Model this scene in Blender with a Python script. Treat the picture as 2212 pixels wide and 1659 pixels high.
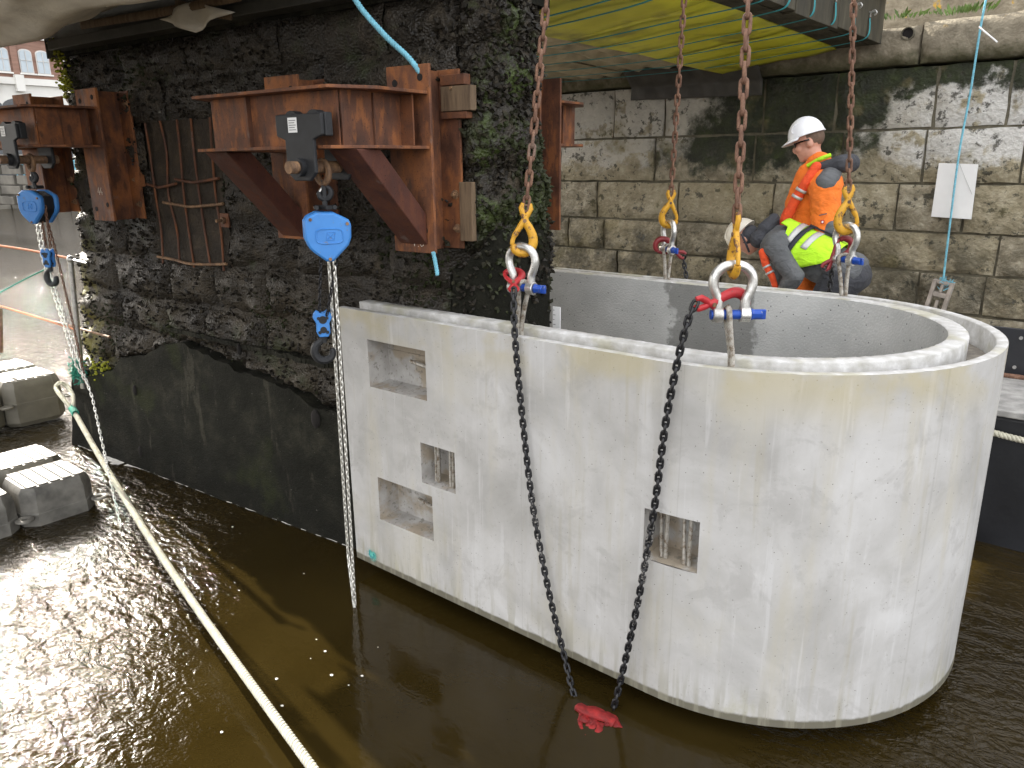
import bpy, bmesh, math, random
from mathutils import Vector, Matrix, noise
random.seed(7)
R_ = math.radians
for o in list(bpy.data.objects): bpy.data.objects.remove(o)
scene = bpy.context.scene
C = scene.collection

# ------------------------------------------------------------ camera, sky, sun, exposure
RX = Vector((0.7729227, 0.63441917, -0.01014017))      # camera right in world axes
RD = Vector((0.16765542, -0.21961838, -0.96107202))    # camera down
RF = Vector((-0.61194948, 0.74113432, -0.27611184))    # camera forward
CAM = Vector((0, 0, 2.7))
cam = bpy.data.cameras.new('camera'); camo = bpy.data.objects.new('camera', cam); C.objects.link(camo)
cam.sensor_width = 36; cam.lens = 36 * 1661 / 2212; cam.clip_start = 0.05; cam.clip_end = 1000
camo.matrix_world = Matrix(((RX.x, -RD.x, -RF.x, CAM.x), (RX.y, -RD.y, -RF.y, CAM.y), (RX.z, -RD.z, -RF.z, CAM.z), (0, 0, 0, 1)))
scene.camera = camo

SUN_EL, SUN_DIR = R_(27), Vector((-1, 0.15, 0)).normalized()      # horizontal direction towards the sun
w = bpy.data.worlds.new('World'); scene.world = w; w.use_nodes = True
nt = w.node_tree; nt.nodes.clear()
sky = nt.nodes.new('ShaderNodeTexSky'); sky.sky_type = 'NISHITA'; sky.sun_disc = False
sky.sun_elevation = SUN_EL; sky.sun_rotation = math.atan2(SUN_DIR.x, SUN_DIR.y)
sky.air_density = 1.0; sky.dust_density = 5.0; sky.ozone_density = 1.0
hsv = nt.nodes.new('ShaderNodeHueSaturation'); hsv.inputs['Saturation'].default_value = 0.55
bg = nt.nodes.new('ShaderNodeBackground'); bg.inputs['Strength'].default_value = 0.15
wo = nt.nodes.new('ShaderNodeOutputWorld')
tc = nt.nodes.new('ShaderNodeTexCoord'); cn = nt.nodes.new('ShaderNodeTexNoise'); cn.inputs['Scale'].default_value = 2.6; cn.inputs['Detail'].default_value = 6; cn.inputs['Roughness'].default_value = .55
mr_ = nt.nodes.new('ShaderNodeMapRange'); mr_.interpolation_type = 'SMOOTHSTEP'; mr_.inputs[1].default_value = .36; mr_.inputs[2].default_value = .60
cm = nt.nodes.new('ShaderNodeMix'); cm.data_type = 'RGBA'; cm.blend_type = 'LIGHTEN'; cm.inputs[7].default_value = (8.3, 8.2, 8.2, 1)      # broken white cloud
nt.links.new(tc.outputs['Generated'], cn.inputs['Vector']); nt.links.new(cn.outputs['Fac'], mr_.inputs[0]); nt.links.new(mr_.outputs[0], cm.inputs[0])
nt.links.new(sky.outputs[0], hsv.inputs['Color']); nt.links.new(hsv.outputs[0], cm.inputs[6]); nt.links.new(cm.outputs[2], bg.inputs['Color']); nt.links.new(bg.outputs[0], wo.inputs[0])
sl = bpy.data.lights.new('sun', 'SUN'); sl.energy = 5.0; sl.angle = R_(0.5); sl.color = (1, 0.94, 0.83)
so = bpy.data.objects.new('sun', sl); C.objects.link(so)
tosun = Vector((SUN_DIR.x * math.cos(SUN_EL), SUN_DIR.y * math.cos(SUN_EL), math.sin(SUN_EL)))
so.rotation_euler = tosun.to_track_quat('Z', 'Y').to_euler(); so.location = tosun * 30
vs = scene.view_settings; vs.view_transform = 'Standard'; vs.look = 'None'; vs.gamma = 1; vs.exposure = 1.42
vs.use_curve_mapping = False
scene.cycles.max_bounces = 6; scene.cycles.sample_clamp_indirect = 40

# ------------------------------------------------------------ helpers
def ray(x, y): return RX * (x - 1106) + RD * (y - 829.5) + RF * 1661
def aty(x, y, Y): d = ray(x, y); return CAM + d * (Y / d.y)          # real place of a sight line at a known distance
def atz(x, y, Z): d = ray(x, y); return CAM + d * ((Z - CAM.z) / d.z)
A_ = math.atan(0.085); OX, OY = -3.0, 3.36                            # the pier's own axes: along (u), into (v)
UX, UY = math.cos(A_), math.sin(A_)
def pier(u, v, z): return Vector((OX + UX * u - UY * v, OY + UY * u + UX * v, z))
def atv(x, y, v):
    d = ray(x, y); n = Vector((-UY, UX, 0)); t = (v - (CAM - Vector((OX, OY, 0))).dot(n)) / d.dot(n); return CAM + d * t

class MB:
    def __init__(s): s.v = []; s.f = []
    def add(s, vs, fs):
        b = len(s.v); s.v += [Vector(p) for p in vs]; s.f += [tuple(b + i for i in f) for f in fs]
    def box(s, c, d, fr=None):
        c = Vector(c); hx, hy, hz = d[0] / 2, d[1] / 2, d[2] / 2
        vs = [c + Vector((x, y, z)) for x in (-hx, hx) for y in (-hy, hy) for z in (-hz, hz)]
        if fr: vs = [fr(*p) for p in vs]
        s.add(vs, [(0, 1, 3, 2), (4, 6, 7, 5), (0, 4, 5, 1), (2, 3, 7, 6), (0, 2, 6, 4), (1, 5, 7, 3)])
    def mm(s, a, b, fr=None): s.box([(a[i] + b[i]) / 2 for i in range(3)], [abs(b[i] - a[i]) for i in range(3)], fr)
    def prism(s, poly, o, ax, ay, az, t0, t1):
        o, ax, ay, az = Vector(o), Vector(ax), Vector(ay), Vector(az); n = len(poly)
        vs = [o + ax * p[0] + ay * p[1] + az * t0 for p in poly] + [o + ax * p[0] + ay * p[1] + az * t1 for p in poly]
        s.add(vs, [tuple(range(n))[::-1], tuple(range(n, 2 * n))] + [(i, (i + 1) % n, n + (i + 1) % n, n + i) for i in range(n)])
    def tube(s, path, r, n=8, closed=False, cap=True, flat=None):
        P = [Vector(p) for p in path]; m = len(P); rr = r if isinstance(r, (list, tuple)) else [r] * m
        T = []
        for i in range(m):
            a = P[(i - 1) % m] if (closed or i > 0) else P[i]; b = P[(i + 1) % m] if (closed or i < m - 1) else P[i]
            T.append((b - a).normalized())
        up = Vector((0, 0, 1)) if abs(T[0].z) < .9 else Vector((1, 0, 0))
        nv = (up - T[0] * up.dot(T[0])).normalized(); vs = []
        for i in range(m):
            nv = (nv - T[i] * nv.dot(T[i])).normalized(); bv = T[i].cross(nv)
            for k in range(n):
                a = 2 * math.pi * k / n; d = nv * math.cos(a) + bv * math.sin(a)
                if flat: d = d - Vector(flat[0]) * d.dot(Vector(flat[0])) * (1 - flat[1])
                vs.append(P[i] + d * rr[i])
        fs = [(i * n + k, i * n + (k + 1) % n, ((i + 1) % m) * n + (k + 1) % n, ((i + 1) % m) * n + k) for i in range(m if closed else m - 1) for k in range(n)]
        if cap and not closed: fs += [tuple(range(n))[::-1], tuple((m - 1) * n + k for k in range(n))]
        s.add(vs, fs)
    def cyl(s, a, b, r, n=12, r2=None): s.tube([a, b], [r, r if r2 is None else r2], n)
    def lathe(s, prof, o, axis, n=16):
        o = Vector(o); ax = Vector(axis).normalized(); x = ax.orthogonal().normalized(); y = ax.cross(x); m = len(prof); vs = []
        for r, h in prof:
            for k in range(n):
                a = 2 * math.pi * k / n; vs.append(o + ax * h + (x * math.cos(a) + y * math.sin(a)) * r)
        s.add(vs, [(i * n + k, i * n + (k + 1) % n, (i + 1) * n + (k + 1) % n, (i + 1) * n + k) for i in range(m - 1) for k in range(n)] + [tuple(range(n))[::-1], tuple((m - 1) * n + k for k in range(n))])
    def ell(s, c, r, rot=None, n=14, m=9):
        c = Vector(c); vs = []
        M = rot or Matrix.Identity(3)
        for i in range(m + 1):
            t = math.pi * i / m
            for k in range(n):
                a = 2 * math.pi * k / n
                vs.append(c + M @ Vector((r[0] * math.sin(t) * math.cos(a), r[1] * math.sin(t) * math.sin(a), r[2] * math.cos(t))))
        s.add(vs, [(i * n + k, i * n + (k + 1) % n, (i + 1) * n + (k + 1) % n, (i + 1) * n + k) for i in range(m) for k in range(n)])
    def cap_(s, a, b, ra, rb):                      # tapered capsule
        a, b = Vector(a), Vector(b); d = b - a; L = max(d.length, 1e-5); z = d / L; pa = []
        rr = []
        for k in range(6): t = math.pi / 2 * (1 - k / 5.0); pa.append(a - z * ra * math.sin(t)); rr.append(max(ra * math.cos(t), .002))
        for k in range(6): t = math.pi / 2 * k / 5.0; pa.append(b + z * rb * math.sin(t)); rr.append(max(rb * math.cos(t), .002))
        s.tube(pa, rr, 12)
    def grid(s, nu, nv, fn, skip=None):
        vs = [fn(i, j) for i in range(nu) for j in range(nv)]
        s.add(vs, [(i * nv + j, (i + 1) * nv + j, (i + 1) * nv + j + 1, i * nv + j + 1) for i in range(nu - 1) for j in range(nv - 1) if not (skip and skip(i, j))])
    def build(s, name, mat, parent=None, smooth=35, bev=0, kind=None, norm=True, sub=0):
        me = bpy.data.meshes.new(name)
        if parent is not None: inv = parent.matrix_basis.inverted()
        gp = parent
        if parent is not None and parent.parent is not None: inv = (parent.parent.matrix_basis @ parent.matrix_basis).inverted()
        if parent is not None: V = [inv @ p for p in s.v]; loc = None
        else:
            lo = [min(p[i] for p in s.v) for i in range(3)]; hi = [max(p[i] for p in s.v) for i in range(3)]
            loc = Vector(((lo[0] + hi[0]) / 2, (lo[1] + hi[1]) / 2, lo[2])); V = [p - loc for p in s.v]
        me.from_pydata(V, [], s.f); me.update()
        if norm:
            bm = bmesh.new(); bm.from_mesh(me); bmesh.ops.recalc_face_normals(bm, faces=bm.faces); bm.to_mesh(me); bm.free()
        if smooth:
            me.shade_smooth(); me.set_sharp_from_angle(angle=R_(smooth))
        me.materials.append(mat)
        o = bpy.data.objects.new(name, me); C.objects.link(o)
        if parent is not None: o.parent = parent
        else: o.location = loc; o.matrix_basis = Matrix.Translation(loc)
        if bev: m = o.modifiers.new('bevel', 'BEVEL'); m.width = bev; m.segments = 2; m.limit_method = 'ANGLE'; m.angle_limit = R_(50)
        if sub: m = o.modifiers.new('sub', 'SUBSURF'); m.levels = sub; m.render_levels = sub
        if kind: o['kind'] = kind
        return o

def tag(o, label=None, cat=None, group=None, kind=None):
    if label: o['label'] = label
    if cat: o['category'] = cat
    if group: o['group'] = group
    if kind: o['kind'] = kind
    return o
def thing(name, label, cat, loc, rotz=0, group=None):
    o = bpy.data.objects.new(name, None); C.objects.link(o); o.empty_display_size = .1
    o.matrix_basis = Matrix.Translation(Vector(loc)) @ Matrix.Rotation(rotz, 4, 'Z')
    return tag(o, label, cat, group)
def twist(path, R, n, pitch, r, seg=6, step=None):     # laid rope or wire: n strands wound round a path
    P = [Vector(p) for p in path]; L = [0]
    for i in range(1, len(P)): L.append(L[-1] + (P[i] - P[i - 1]).length)
    step = step or pitch / 10; N = max(2, int(L[-1] / step)); mb = MB(); pts = []; T = []
    j = 0
    for i in range(N + 1):
        d = L[-1] * i / N
        while j < len(P) - 2 and L[j + 1] < d: j += 1
        t = (d - L[j]) / max(L[j + 1] - L[j], 1e-6); pts.append((P[j].lerp(P[j + 1], t), d)); T.append((P[j + 1] - P[j]).normalized())
    up = Vector((0, 0, 1)) if abs(T[0].z) < .9 else Vector((1, 0, 0)); frames = []
    nv = up
    for t in T: nv = (nv - t * nv.dot(t)).normalized(); frames.append((nv.copy(), t.cross(nv)))
    for k in range(n):
        mb.tube([p + (frames[i][0] * math.cos(2 * math.pi * (d / pitch + k / n)) + frames[i][1] * math.sin(2 * math.pi * (d / pitch + k / n))) * R for i, (p, d) in enumerate(pts)], r, seg)
    return mb
def curve_pts(pts, n=8):                                # smooth path through points
    P = [Vector(p) for p in pts]; out = []
    for i in range(len(P) - 1):
        a = P[max(i - 1, 0)]; b = P[i]; c = P[i + 1]; d = P[min(i + 2, len(P) - 1)]
        for k in range(n):
            t = k / n; out.append(0.5 * ((2 * b) + (c - a) * t + (2 * a - 5 * b + 4 * c - d) * t * t + (3 * b - a - 3 * c + d) * t ** 3))
    return out + [P[-1]]
def fbm(p, o=4): return noise.fractal(Vector(p), 1.0, 2.0, o)
def remesh(o, voxel, smooth_it=4):                      # melt overlapping volumes into one continuous skin
    m = o.modifiers.new('r', 'REMESH'); m.mode = 'VOXEL'; m.voxel_size = voxel
    m2 = o.modifiers.new('s', 'SMOOTH'); m2.iterations = smooth_it; m2.factor = .6
    dg = bpy.context.evaluated_depsgraph_get(); dg.update(); e = o.evaluated_get(dg); me = bpy.data.meshes.new_from_object(e)
    o.modifiers.clear(); o.data = me; me.shade_smooth(); return o

# ------------------------------------------------------------ procedural materials
class NM:
    def __init__(s, name):
        s.m = bpy.data.materials.new(name); s.m.use_nodes = True; s.t = s.m.node_tree; s.b = s.t.nodes['Principled BSDF']; s._p = None
    def n(s, ty, **kw):
        nd = s.t.nodes.new('ShaderNode' + ty)
        for k, v in kw.items(): setattr(nd, k, v)
        return nd
    def L(s, a, b): s.t.links.new(a, b)
    def pos(s):
        if not s._p: s._p = s.n('NewGeometry').outputs['Position']
        return s._p
    def obj(s): return s.n('TexCoord').outputs['Object']
    def sc(s, v, k):
        m = s.n('Mapping'); m.inputs['Scale'].default_value = k; s.L(v, m.inputs['Vector']); return m.outputs[0]
    def noise(s, scale, detail=4, rough=.55, vec=None, dist=0):
        t = s.n('TexNoise'); t.inputs['Scale'].default_value = scale; t.inputs['Detail'].default_value = detail; t.inputs['Roughness'].default_value = rough; t.inputs['Distortion'].default_value = dist
        s.L(vec or s.pos(), t.inputs['Vector']); return t.outputs['Fac']
    def vor(s, scale, vec=None, feat='F1', out='Distance'):
        t = s.n('TexVoronoi'); t.feature = feat; t.inputs['Scale'].default_value = scale; s.L(vec or s.pos(), t.inputs['Vector']); return t.outputs[out]
    def ramp(s, fac, stops):
        r = s.n('ValToRGB'); e = r.color_ramp.elements
        while len(e) < len(stops): e.new(0.5)
        for i, (p, c) in enumerate(stops):
            e[i].position = p; c = (c, c, c) if isinstance(c, (int, float)) else c; e[i].color = (c[0], c[1], c[2], 1)
        s.L(fac, r.inputs[0]); return r.outputs[0]
    def math(s, op, a, b=None, c=None, clamp=False):
        m = s.n('Math', operation=op, use_clamp=clamp)
        for i, x in enumerate((a, b, c)):
            if x is None: continue
            if isinstance(x, (int, float)): m.inputs[i].default_value = x
            else: s.L(x, m.inputs[i])
        return m.outputs[0]
    def mix(s, fac, a, b, mode='MIX'):
        m = s.n('Mix', data_type='RGBA', blend_type=mode)
        for i, x in ((0, fac), (6, a), (7, b)):
            if isinstance(x, (int, float)): m.inputs[i].default_value = x
            elif isinstance(x, tuple): m.inputs[i].default_value = (*x, 1)
            else: s.L(x, m.inputs[i])
        return m.outputs[2]
    def sep(s, v=None):
        x = s.n('SeparateXYZ'); s.L(v or s.pos(), x.inputs[0]); return x.outputs
    def sm(s, v, lo, hi):
        m = s.n('MapRange', interpolation_type='SMOOTHSTEP'); m.inputs[1].default_value = lo; m.inputs[2].default_value = hi; s.L(v, m.inputs[0]); return m.outputs[0]
    def rnd(s): return s.n('ObjectInfo').outputs['Random']
    def bump(s, h, strength=.5, dist=.01, prev=None):
        b = s.n('Bump'); b.inputs['Strength'].default_value = strength; b.inputs['Distance'].default_value = dist; s.L(h, b.inputs['Height'])
        if prev: s.L(prev, b.inputs['Normal'])
        return b.outputs[0]
    def fin(s, col, rough=.7, metal=0, nrm=None, spec=None, **kw):
        for k, x in (('Base Color', col), ('Roughness', rough), ('Metallic', metal), ('Normal', nrm), ('Specular IOR Level', spec)):
            if x is None: continue
            if isinstance(x, tuple): s.b.inputs[k].default_value = (*x, 1)
            elif isinstance(x, (int, float)): s.b.inputs[k].default_value = x
            else: s.L(x, s.b.inputs[k])
        for k, x in kw.items(): s.b.inputs[k.replace('_', ' ')].default_value = x
        return s.m
M = {}
def simple(name, col, rough=.6, metal=0, var=.25, scale=12, bump=.15, bscale=80, bd=.004):
    s = NM(name); n = s.noise(scale, 5); d = tuple(c * (1 - var) for c in col); l = tuple(min(1, c * (1 + var)) for c in col)
    return s.fin(s.ramp(n, [(.3, d), (.7, l)]), rough, metal, s.bump(s.noise(bscale, 3), bump, bd) if bump else None)

# pale precast concrete
s = NM('precast_concrete'); st = s.noise(1.0, 6, .6, s.sc(s.pos(), (5, 5, .6))); bl = s.noise(2.2, 6, .6, dist=.4); fine = s.noise(38, 4)
c = s.ramp(bl, [(.28, (.35, .342, .325)), (.5, (.46, .453, .438)), (.72, (.565, .56, .55))])
c = s.mix(s.math('MULTIPLY', s.sm(st, .52, .72), .55), c, (.46, .43, .34)); c = s.mix(s.math('MULTIPLY', s.sm(st, .44, .28), .35), c, (.66, .66, .66))
run = s.noise(1.0, 5, .6, s.sc(s.pos(), (16, 16, .9))); c = s.mix(s.math('MULTIPLY', s.sm(run, .56, .70), .38), c, (.37, .34, .255)); c = s.mix(s.math('MULTIPLY', s.sm(run, .42, .32), .35), c, (.62, .62, .62))
c = s.mix(s.math('MULTIPLY', s.sm(s.noise(5.5, 6, .68, None, .6), .54, .66), .40), c, (.345, .335, .32)); c = s.mix(s.math('MULTIPLY', s.sm(s.noise(1.3, 4), .54, .66), .35), c, (.48, .455, .375))
c = s.mix(s.sm(s.vor(26), .085, .055), c, (.20, .19, .17)); c = s.mix(s.math('MULTIPLY', s.sm(s.noise(70, 3), .66, .72), .5), c, (.27, .26, .23))
x_, y_, z_ = s.sep()
top = s.math('MULTIPLY', s.sm(z_, 1.55, 1.82), s.sm(s.noise(3.2, 5), .4, .62)); c = s.mix(s.math('MULTIPLY', top, .55), c, (.44, .38, .21))
seam = s.math('MULTIPLY', s.sm(s.math('ABSOLUTE', s.math('SUBTRACT', s.math('MODULO', s.math('ADD', s.math('MULTIPLY', x_, 1.0), 20.35), .92), .46)), .004, .001), .22); c = s.mix(seam, c, (.27, .255, .22))
nearbot = s.math('MULTIPLY', s.sm(z_, .34, .12), s.sm(s.noise(7, 5, .65, s.sc(s.pos(), (1, 1, .4))), .52, .68)); c = s.mix(s.math('MULTIPLY', nearbot, .55), c, (.36, .34, .20))
wh = s.sm(s.noise(3.1, 5, .6, s.sc(s.pos(), (1.6, 1.6, .7)), .3), .63, .72); c = s.mix(s.math('MULTIPLY', wh, .3), c, (.66, .66, .66))
c = s.mix(s.math('MULTIPLY', s.sm(s.noise(16, 3), .68, .75), .35), c, (.34, .32, .28))
zn = s.math('ADD', z_, s.math('MULTIPLY', s.noise(11, 5, .65), .03)); c = s.mix(s.sm(zn, .165, .148), c, (.15, .14, .105)); c = s.mix(s.math('MULTIPLY', s.math('MULTIPLY', s.sm(zn, .42, .15), s.sm(s.noise(1.0, 5, .6, s.sc(s.pos(), (22, 22, 1.5))), .5, .62)), .5), c, (.30, .285, .22))
pit = s.sm(s.vor(55), .12, .05)
M['precast'] = s.fin(c, .62, 0, s.bump(s.math('SUBTRACT', s.math('MULTIPLY', fine, .3), pit), .12, .004), .35)
s = NM('cast_rim'); n = s.noise(14, 5); c = s.ramp(n, [(.3, (.36, .35, .32)), (.55, (.50, .495, .48)), (.75, (.68, .68, .67))])
c = s.mix(s.math('MULTIPLY', s.sm(s.noise(4, 5), .5, .66), .55), c, (.36, .34, .22)); M['rim'] = s.fin(c, .7, 0, s.bump(s.noise(60, 5), .4, .006))
s = NM('inner_concrete'); n = s.noise(3, 6); c = s.ramp(n, [(.3, (.36, .365, .355)), (.7, (.50, .505, .49))]); agg = s.vor(70)
c = s.mix(s.sm(agg, .2, .1), c, (.56, .55, .52)); c = s.mix(s.sm(s.vor(23), .13, .07), c, (.10, .10, .10))
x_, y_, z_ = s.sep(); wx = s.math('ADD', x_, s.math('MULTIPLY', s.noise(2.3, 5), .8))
wet = s.math('MULTIPLY', s.sm(wx, -2.18, -2.14), s.sm(wx, -1.66, -1.70)); c = s.mix(s.math('MULTIPLY', wet, .62), c, (.08, .08, .07))  # darker upright band with ragged edges across the inner wall
M['inner'] = s.fin(c, .8, 0, s.bump(agg, .35, .006))
s = NM('pocket_concrete'); c = s.ramp(s.noise(9, 6), [(.3, (.30, .285, .265)), (.7, (.46, .45, .43))]); c = s.mix(s.math('MULTIPLY', s.sm(s.noise(5, 4), .46, .60), .65), c, (.28, .215, .13)); c = s.mix(s.math('MULTIPLY', s.sm(s.noise(30, 5, .7), .56, .64), .6), c, (.13, .12, .10)); M['pocket'] = s.fin(c, .75, 0, s.bump(s.noise(60, 5), .4, .005))
M['groove'] = simple('groove_grit', (.20, .18, .15), .9, 0, .35, 20, .6, 90, .01)
# rust
def rust(name, dark, mid, hot, k=1):
    s = NM(name); n1 = s.noise(3.2 * k, 7, .62); n2 = s.noise(17 * k, 6, .6, s.sc(s.pos(), (1, 1, .35))); n3 = s.noise(120, 3)
    c = s.ramp(n1, [(.28, dark), (.5, mid), (.68, hot)]); c = s.mix(s.math('MULTIPLY', s.sm(n2, .50, .66), .65), c, hot); c = s.mix(s.math('MULTIPLY', s.sm(n2, .46, .34), .7), c, dark)
    c = s.mix(s.sm(n3, .64, .70), c, tuple(.45 * x for x in dark)); c = s.mix(s.math('MULTIPLY', s.sm(s.noise(6, 5), .64, .72), .4), c, (.20, .17, .15))
    return s.fin(c, s.ramp(n2, [(.3, .6), (.7, .85)]), .25, s.bump(s.math('ADD', n3, n2), .35, .004))
M['rust'] = rust('rusted_steel', (.060, .027, .017), (.145, .059, .031), (.33, .125, .042))
M['rust2'] = rust('rusted_plate', (.072, .030, .019), (.115, .050, .028), (.21, .078, .030), 1.3)
M['rust_strut'] = rust('red_primer_steel', (.052, .017, .011), (.086, .027, .016), (.13, .045, .021))
M['rust_chain'] = rust('rusty_chain', (.10, .048, .030), (.17, .090, .058), (.27, .155, .10), 6)
s = NM('galvanised'); n = s.noise(22, 6, .65); c = s.ramp(n, [(.3, (.30, .29, .27)), (.5, (.56, .555, .53)), (.7, (.70, .70, .68))]); M['galv'] = s.fin(c, s.ramp(n, [(.3, .5), (.65, .25)]), .85, s.bump(s.noise(60, 4), .15, .003))
M['silver'] = simple('zinc_chain', (.76, .75, .70), .35, .7, .2, 60, 0)
s = NM('wire_rope'); c = s.ramp(s.noise(40, 5, .65), [(.35, (.16, .115, .075)), (.5, (.36, .335, .29)), (.7, (.50, .48, .44))]); M['wire'] = s.fin(c, .5, .4)
M['blk'] = simple('black_chain', (.016, .016, .018), .28, .3, .3, 60, .15)
s = NM('mud_chain'); c = s.ramp(s.noise(90, 4), [(.50, (.018, .018, .02)), (.64, (.26, .25, .235))]); M['blkmud'] = s.fin(c, .5, .2)
M['blkpaint'] = simple('black_paint', (.012, .013, .015), .6, 0, .3, 20, .1)
s = NM('blue_paint'); n = s.noise(30, 6, .7); c = s.mix(s.math('MULTIPLY', s.sm(n, .60, .66), .7), s.ramp(s.noise(7, 4), [(.3, (.040, .19, .52)), (.7, (.055, .25, .64))]), (.16, .17, .18)); M['bluepaint'] = s.fin(c, s.ramp(n, [(.3, .32), (.7, .6)]), 0, s.bump(s.noise(50, 3), .1, .003))
s = NM('blue_pin'); n = s.noise(55, 6, .7); c = s.mix(s.sm(n, .58, .64), (.012, .065, .36), (.22, .22, .21)); M['bluepin'] = s.fin(c, .45, .2, s.bump(n, .3, .002))
s = NM('chipped_yellow'); n = s.noise(26, 6, .7); c = s.ramp(n, [(.40, (.13, .06, .03)), (.46, (.58, .30, .02)), (.8, (.66, .36, .03))]); M['yel'] = s.fin(c, .5, .1, s.bump(n, .4, .003))
M['wetred'] = simple('wet_red_cloth', (.20, .007, .007), .7, 0, .6, 25, .6, 30, .01); s = NM('red_paint'); n = s.noise(50, 6, .7); c = s.mix(s.sm(n, .60, .66), s.ramp(s.noise(12, 4), [(.3, (.34, .016, .022)), (.7, (.50, .026, .032))]), (.12, .06, .045)); M['red'] = s.fin(c, .45, .1, s.bump(n, .3, .003)); M['redd'] = simple('dark_red_paint', (.20, .016, .02), .4, .1, .2, 20, .1)
# stones
s = NM('mussel_stone'); n = s.noise(6, 7, .65); c = s.ramp(n, [(.3, (.0095, .0075, .0048)), (.55, (.024, .0182, .011)), (.75, (.066, .050, .029))])
x_, y_, z_ = s.sep(); lowm = s.math('MULTIPLY', s.sm(z_, 2.2, 1.5), s.sm(s.noise(2.1, 5), .40, .58)); c = s.mix(s.math('MULTIPLY', lowm, .6), c, (.070, .055, .034))
c = s.mix(s.math('MULTIPLY', s.sm(s.noise(1.9, 6, .6), .56, .66), .55), c, (.028, .040, .010))
lf = s.math('MULTIPLY', s.sm(x_, -7.2, -7.7), s.sm(s.noise(5, 5), .45, .55)); c = s.mix(s.math('MULTIPLY', lf, .85), c, (.22, .20, .05))
rt = s.math('MULTIPLY', s.sm(x_, -3.1, -2.95), s.sm(s.noise(4, 6, .65), .48, .60)); c = s.mix(s.math('MULTIPLY', rt, .8), c, (.055, .085, .012))
lm = s.math('MULTIPLY', s.sm(s.noise(11, 5, .7), .66, .72), s.sm(z_, 2.7, 3.1)); c = s.mix(s.math('MULTIPLY', lm, .6), c, (.42, .40, .33))
M['pier'] = s.fin(c, s.ramp(n, [(.3, .42), (.7, .75)]), 0, s.bump(s.math('ADD', s.noise(45, 5), s.vor(60)), .8, .012))
s = NM('broken_concrete'); c = s.ramp(s.noise(6, 7, .65), [(.3, (.014, .010, .006)), (.55, (.034, .024, .014)), (.75, (.075, .052, .030))]); M['patch'] = s.fin(c, .85, 0, s.bump(s.noise(35, 6), .9, .02))
s = NM('mussels'); v = s.noise(30, 4); c = s.ramp(v, [(.25, (.006, .005, .004)), (.5, (.016, .013, .009)), (.66, (.038, .031, .020)), (.82, (.085, .072, .05))]); c = s.mix(s.math('MULTIPLY', s.sm(s.noise(2.2, 5), .52, .64), .6), c, (.030, .042, .010))
M['mussel'] = s.fin(c, s.ramp(v, [(.3, .45), (.7, .8)]), 0, None, .3)
s = NM('old_concrete'); n = s.noise(4, 7, .6); c = s.ramp(n, [(.3, (.0075, .0075, .005)), (.52, (.016, .0158, .011)), (.72, (.040, .038, .026))])
x_, y_, z_ = s.sep(); c = s.mix(s.math('MULTIPLY', s.sm(z_, .75, .05), .6), c, (.008, .008, .006)); c = s.mix(s.math('MULTIPLY', s.sm(s.noise(1.7, 5), .55, .66), .5), c, (.030, .036, .012))
c = s.mix(s.sm(s.noise(55, 3), .72, .75), c, (.22, .21, .18)); c = s.mix(s.math('MULTIPLY', s.sm(s.noise(2.6, 6, .6, s.sc(s.pos(), (2, 2, .5))), .60, .68), .4), c, (.09, .083, .06))
c = s.mix(s.math('MULTIPLY', s.sm(x_, -3.2, -3.05), .7), c, (.008, .008, .005)); c = s.mix(s.math('MULTIPLY', s.sm(s.noise(22, 6, .7), .54, .62), .6), c, (.012, .012, .009)); M['skirt'] = s.fin(c, .8, 0, s.bump(s.math('ADD', s.noise(60, 6, .65), s.noise(16, 5)), .9, .014), .15)
s = NM('quay_stone'); x_, y_, z_ = s.sep(); x_ = s.math('MULTIPLY', x_, .826); z_ = s.math('MULTIPLY_ADD', z_, .826, .47); n = s.noise(7, 7, .62); big = s.noise(1.5, 6, .6); r = s.rnd()
c = s.ramp(n, [(.28, (.11, .094, .060)), (.5, (.29, .255, .18)), (.72, (.52, .475, .37))]); c = s.mix(s.math('MULTIPLY', r, .45), c, (.40, .34, .20))
wob = s.math('MULTIPLY', s.math('SUBTRACT', s.noise(2.6, 6, .65), .5), 1.5)
zz = s.math('ADD', z_, s.math('MULTIPLY', wob, .55)); xx = s.math('ADD', x_, wob)
lime = s.math('MULTIPLY', s.sm(zz, 2.62, 2.74), s.sm(s.noise(3.0, 6, .62), .36, .44)); lime = s.math('MULTIPLY', lime, s.math('SUBTRACT', 1.0, s.math('MULTIPLY', s.sm(xx, -1.4, -1.9), .35)))
c = s.mix(s.math('MULTIPLY', lime, .9), c, (.64, .63, .60))
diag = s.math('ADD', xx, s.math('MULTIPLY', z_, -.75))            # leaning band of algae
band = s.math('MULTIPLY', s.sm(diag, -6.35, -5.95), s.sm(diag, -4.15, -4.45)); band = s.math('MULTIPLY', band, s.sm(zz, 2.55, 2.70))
topg = s.math('MULTIPLY', s.math('MULTIPLY', s.sm(zz, 3.22, 3.32), s.sm(zz, 3.62, 3.5)), s.sm(xx, -3.3, -2.9)); dk = s.math('MAXIMUM', band, topg)
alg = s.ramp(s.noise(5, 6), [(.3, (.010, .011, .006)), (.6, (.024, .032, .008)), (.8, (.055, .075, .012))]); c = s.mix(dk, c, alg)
low = s.math('MULTIPLY', s.sm(zz, 2.35, 1.75), s.sm(s.noise(2.4, 6, .65), .38, .58)); c = s.mix(s.math('MULTIPLY', low, .8), c, (.06, .052, .030))
blot = s.math('MULTIPLY', s.sm(s.noise(8, 7, .72), .56, .62), .85); c = s.mix(blot, c, (.035, .034, .022)); c = s.mix(s.math('MULTIPLY', s.sm(s.noise(2.0, 4), .58, .68), .45), c, (.20, .17, .07))
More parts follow.
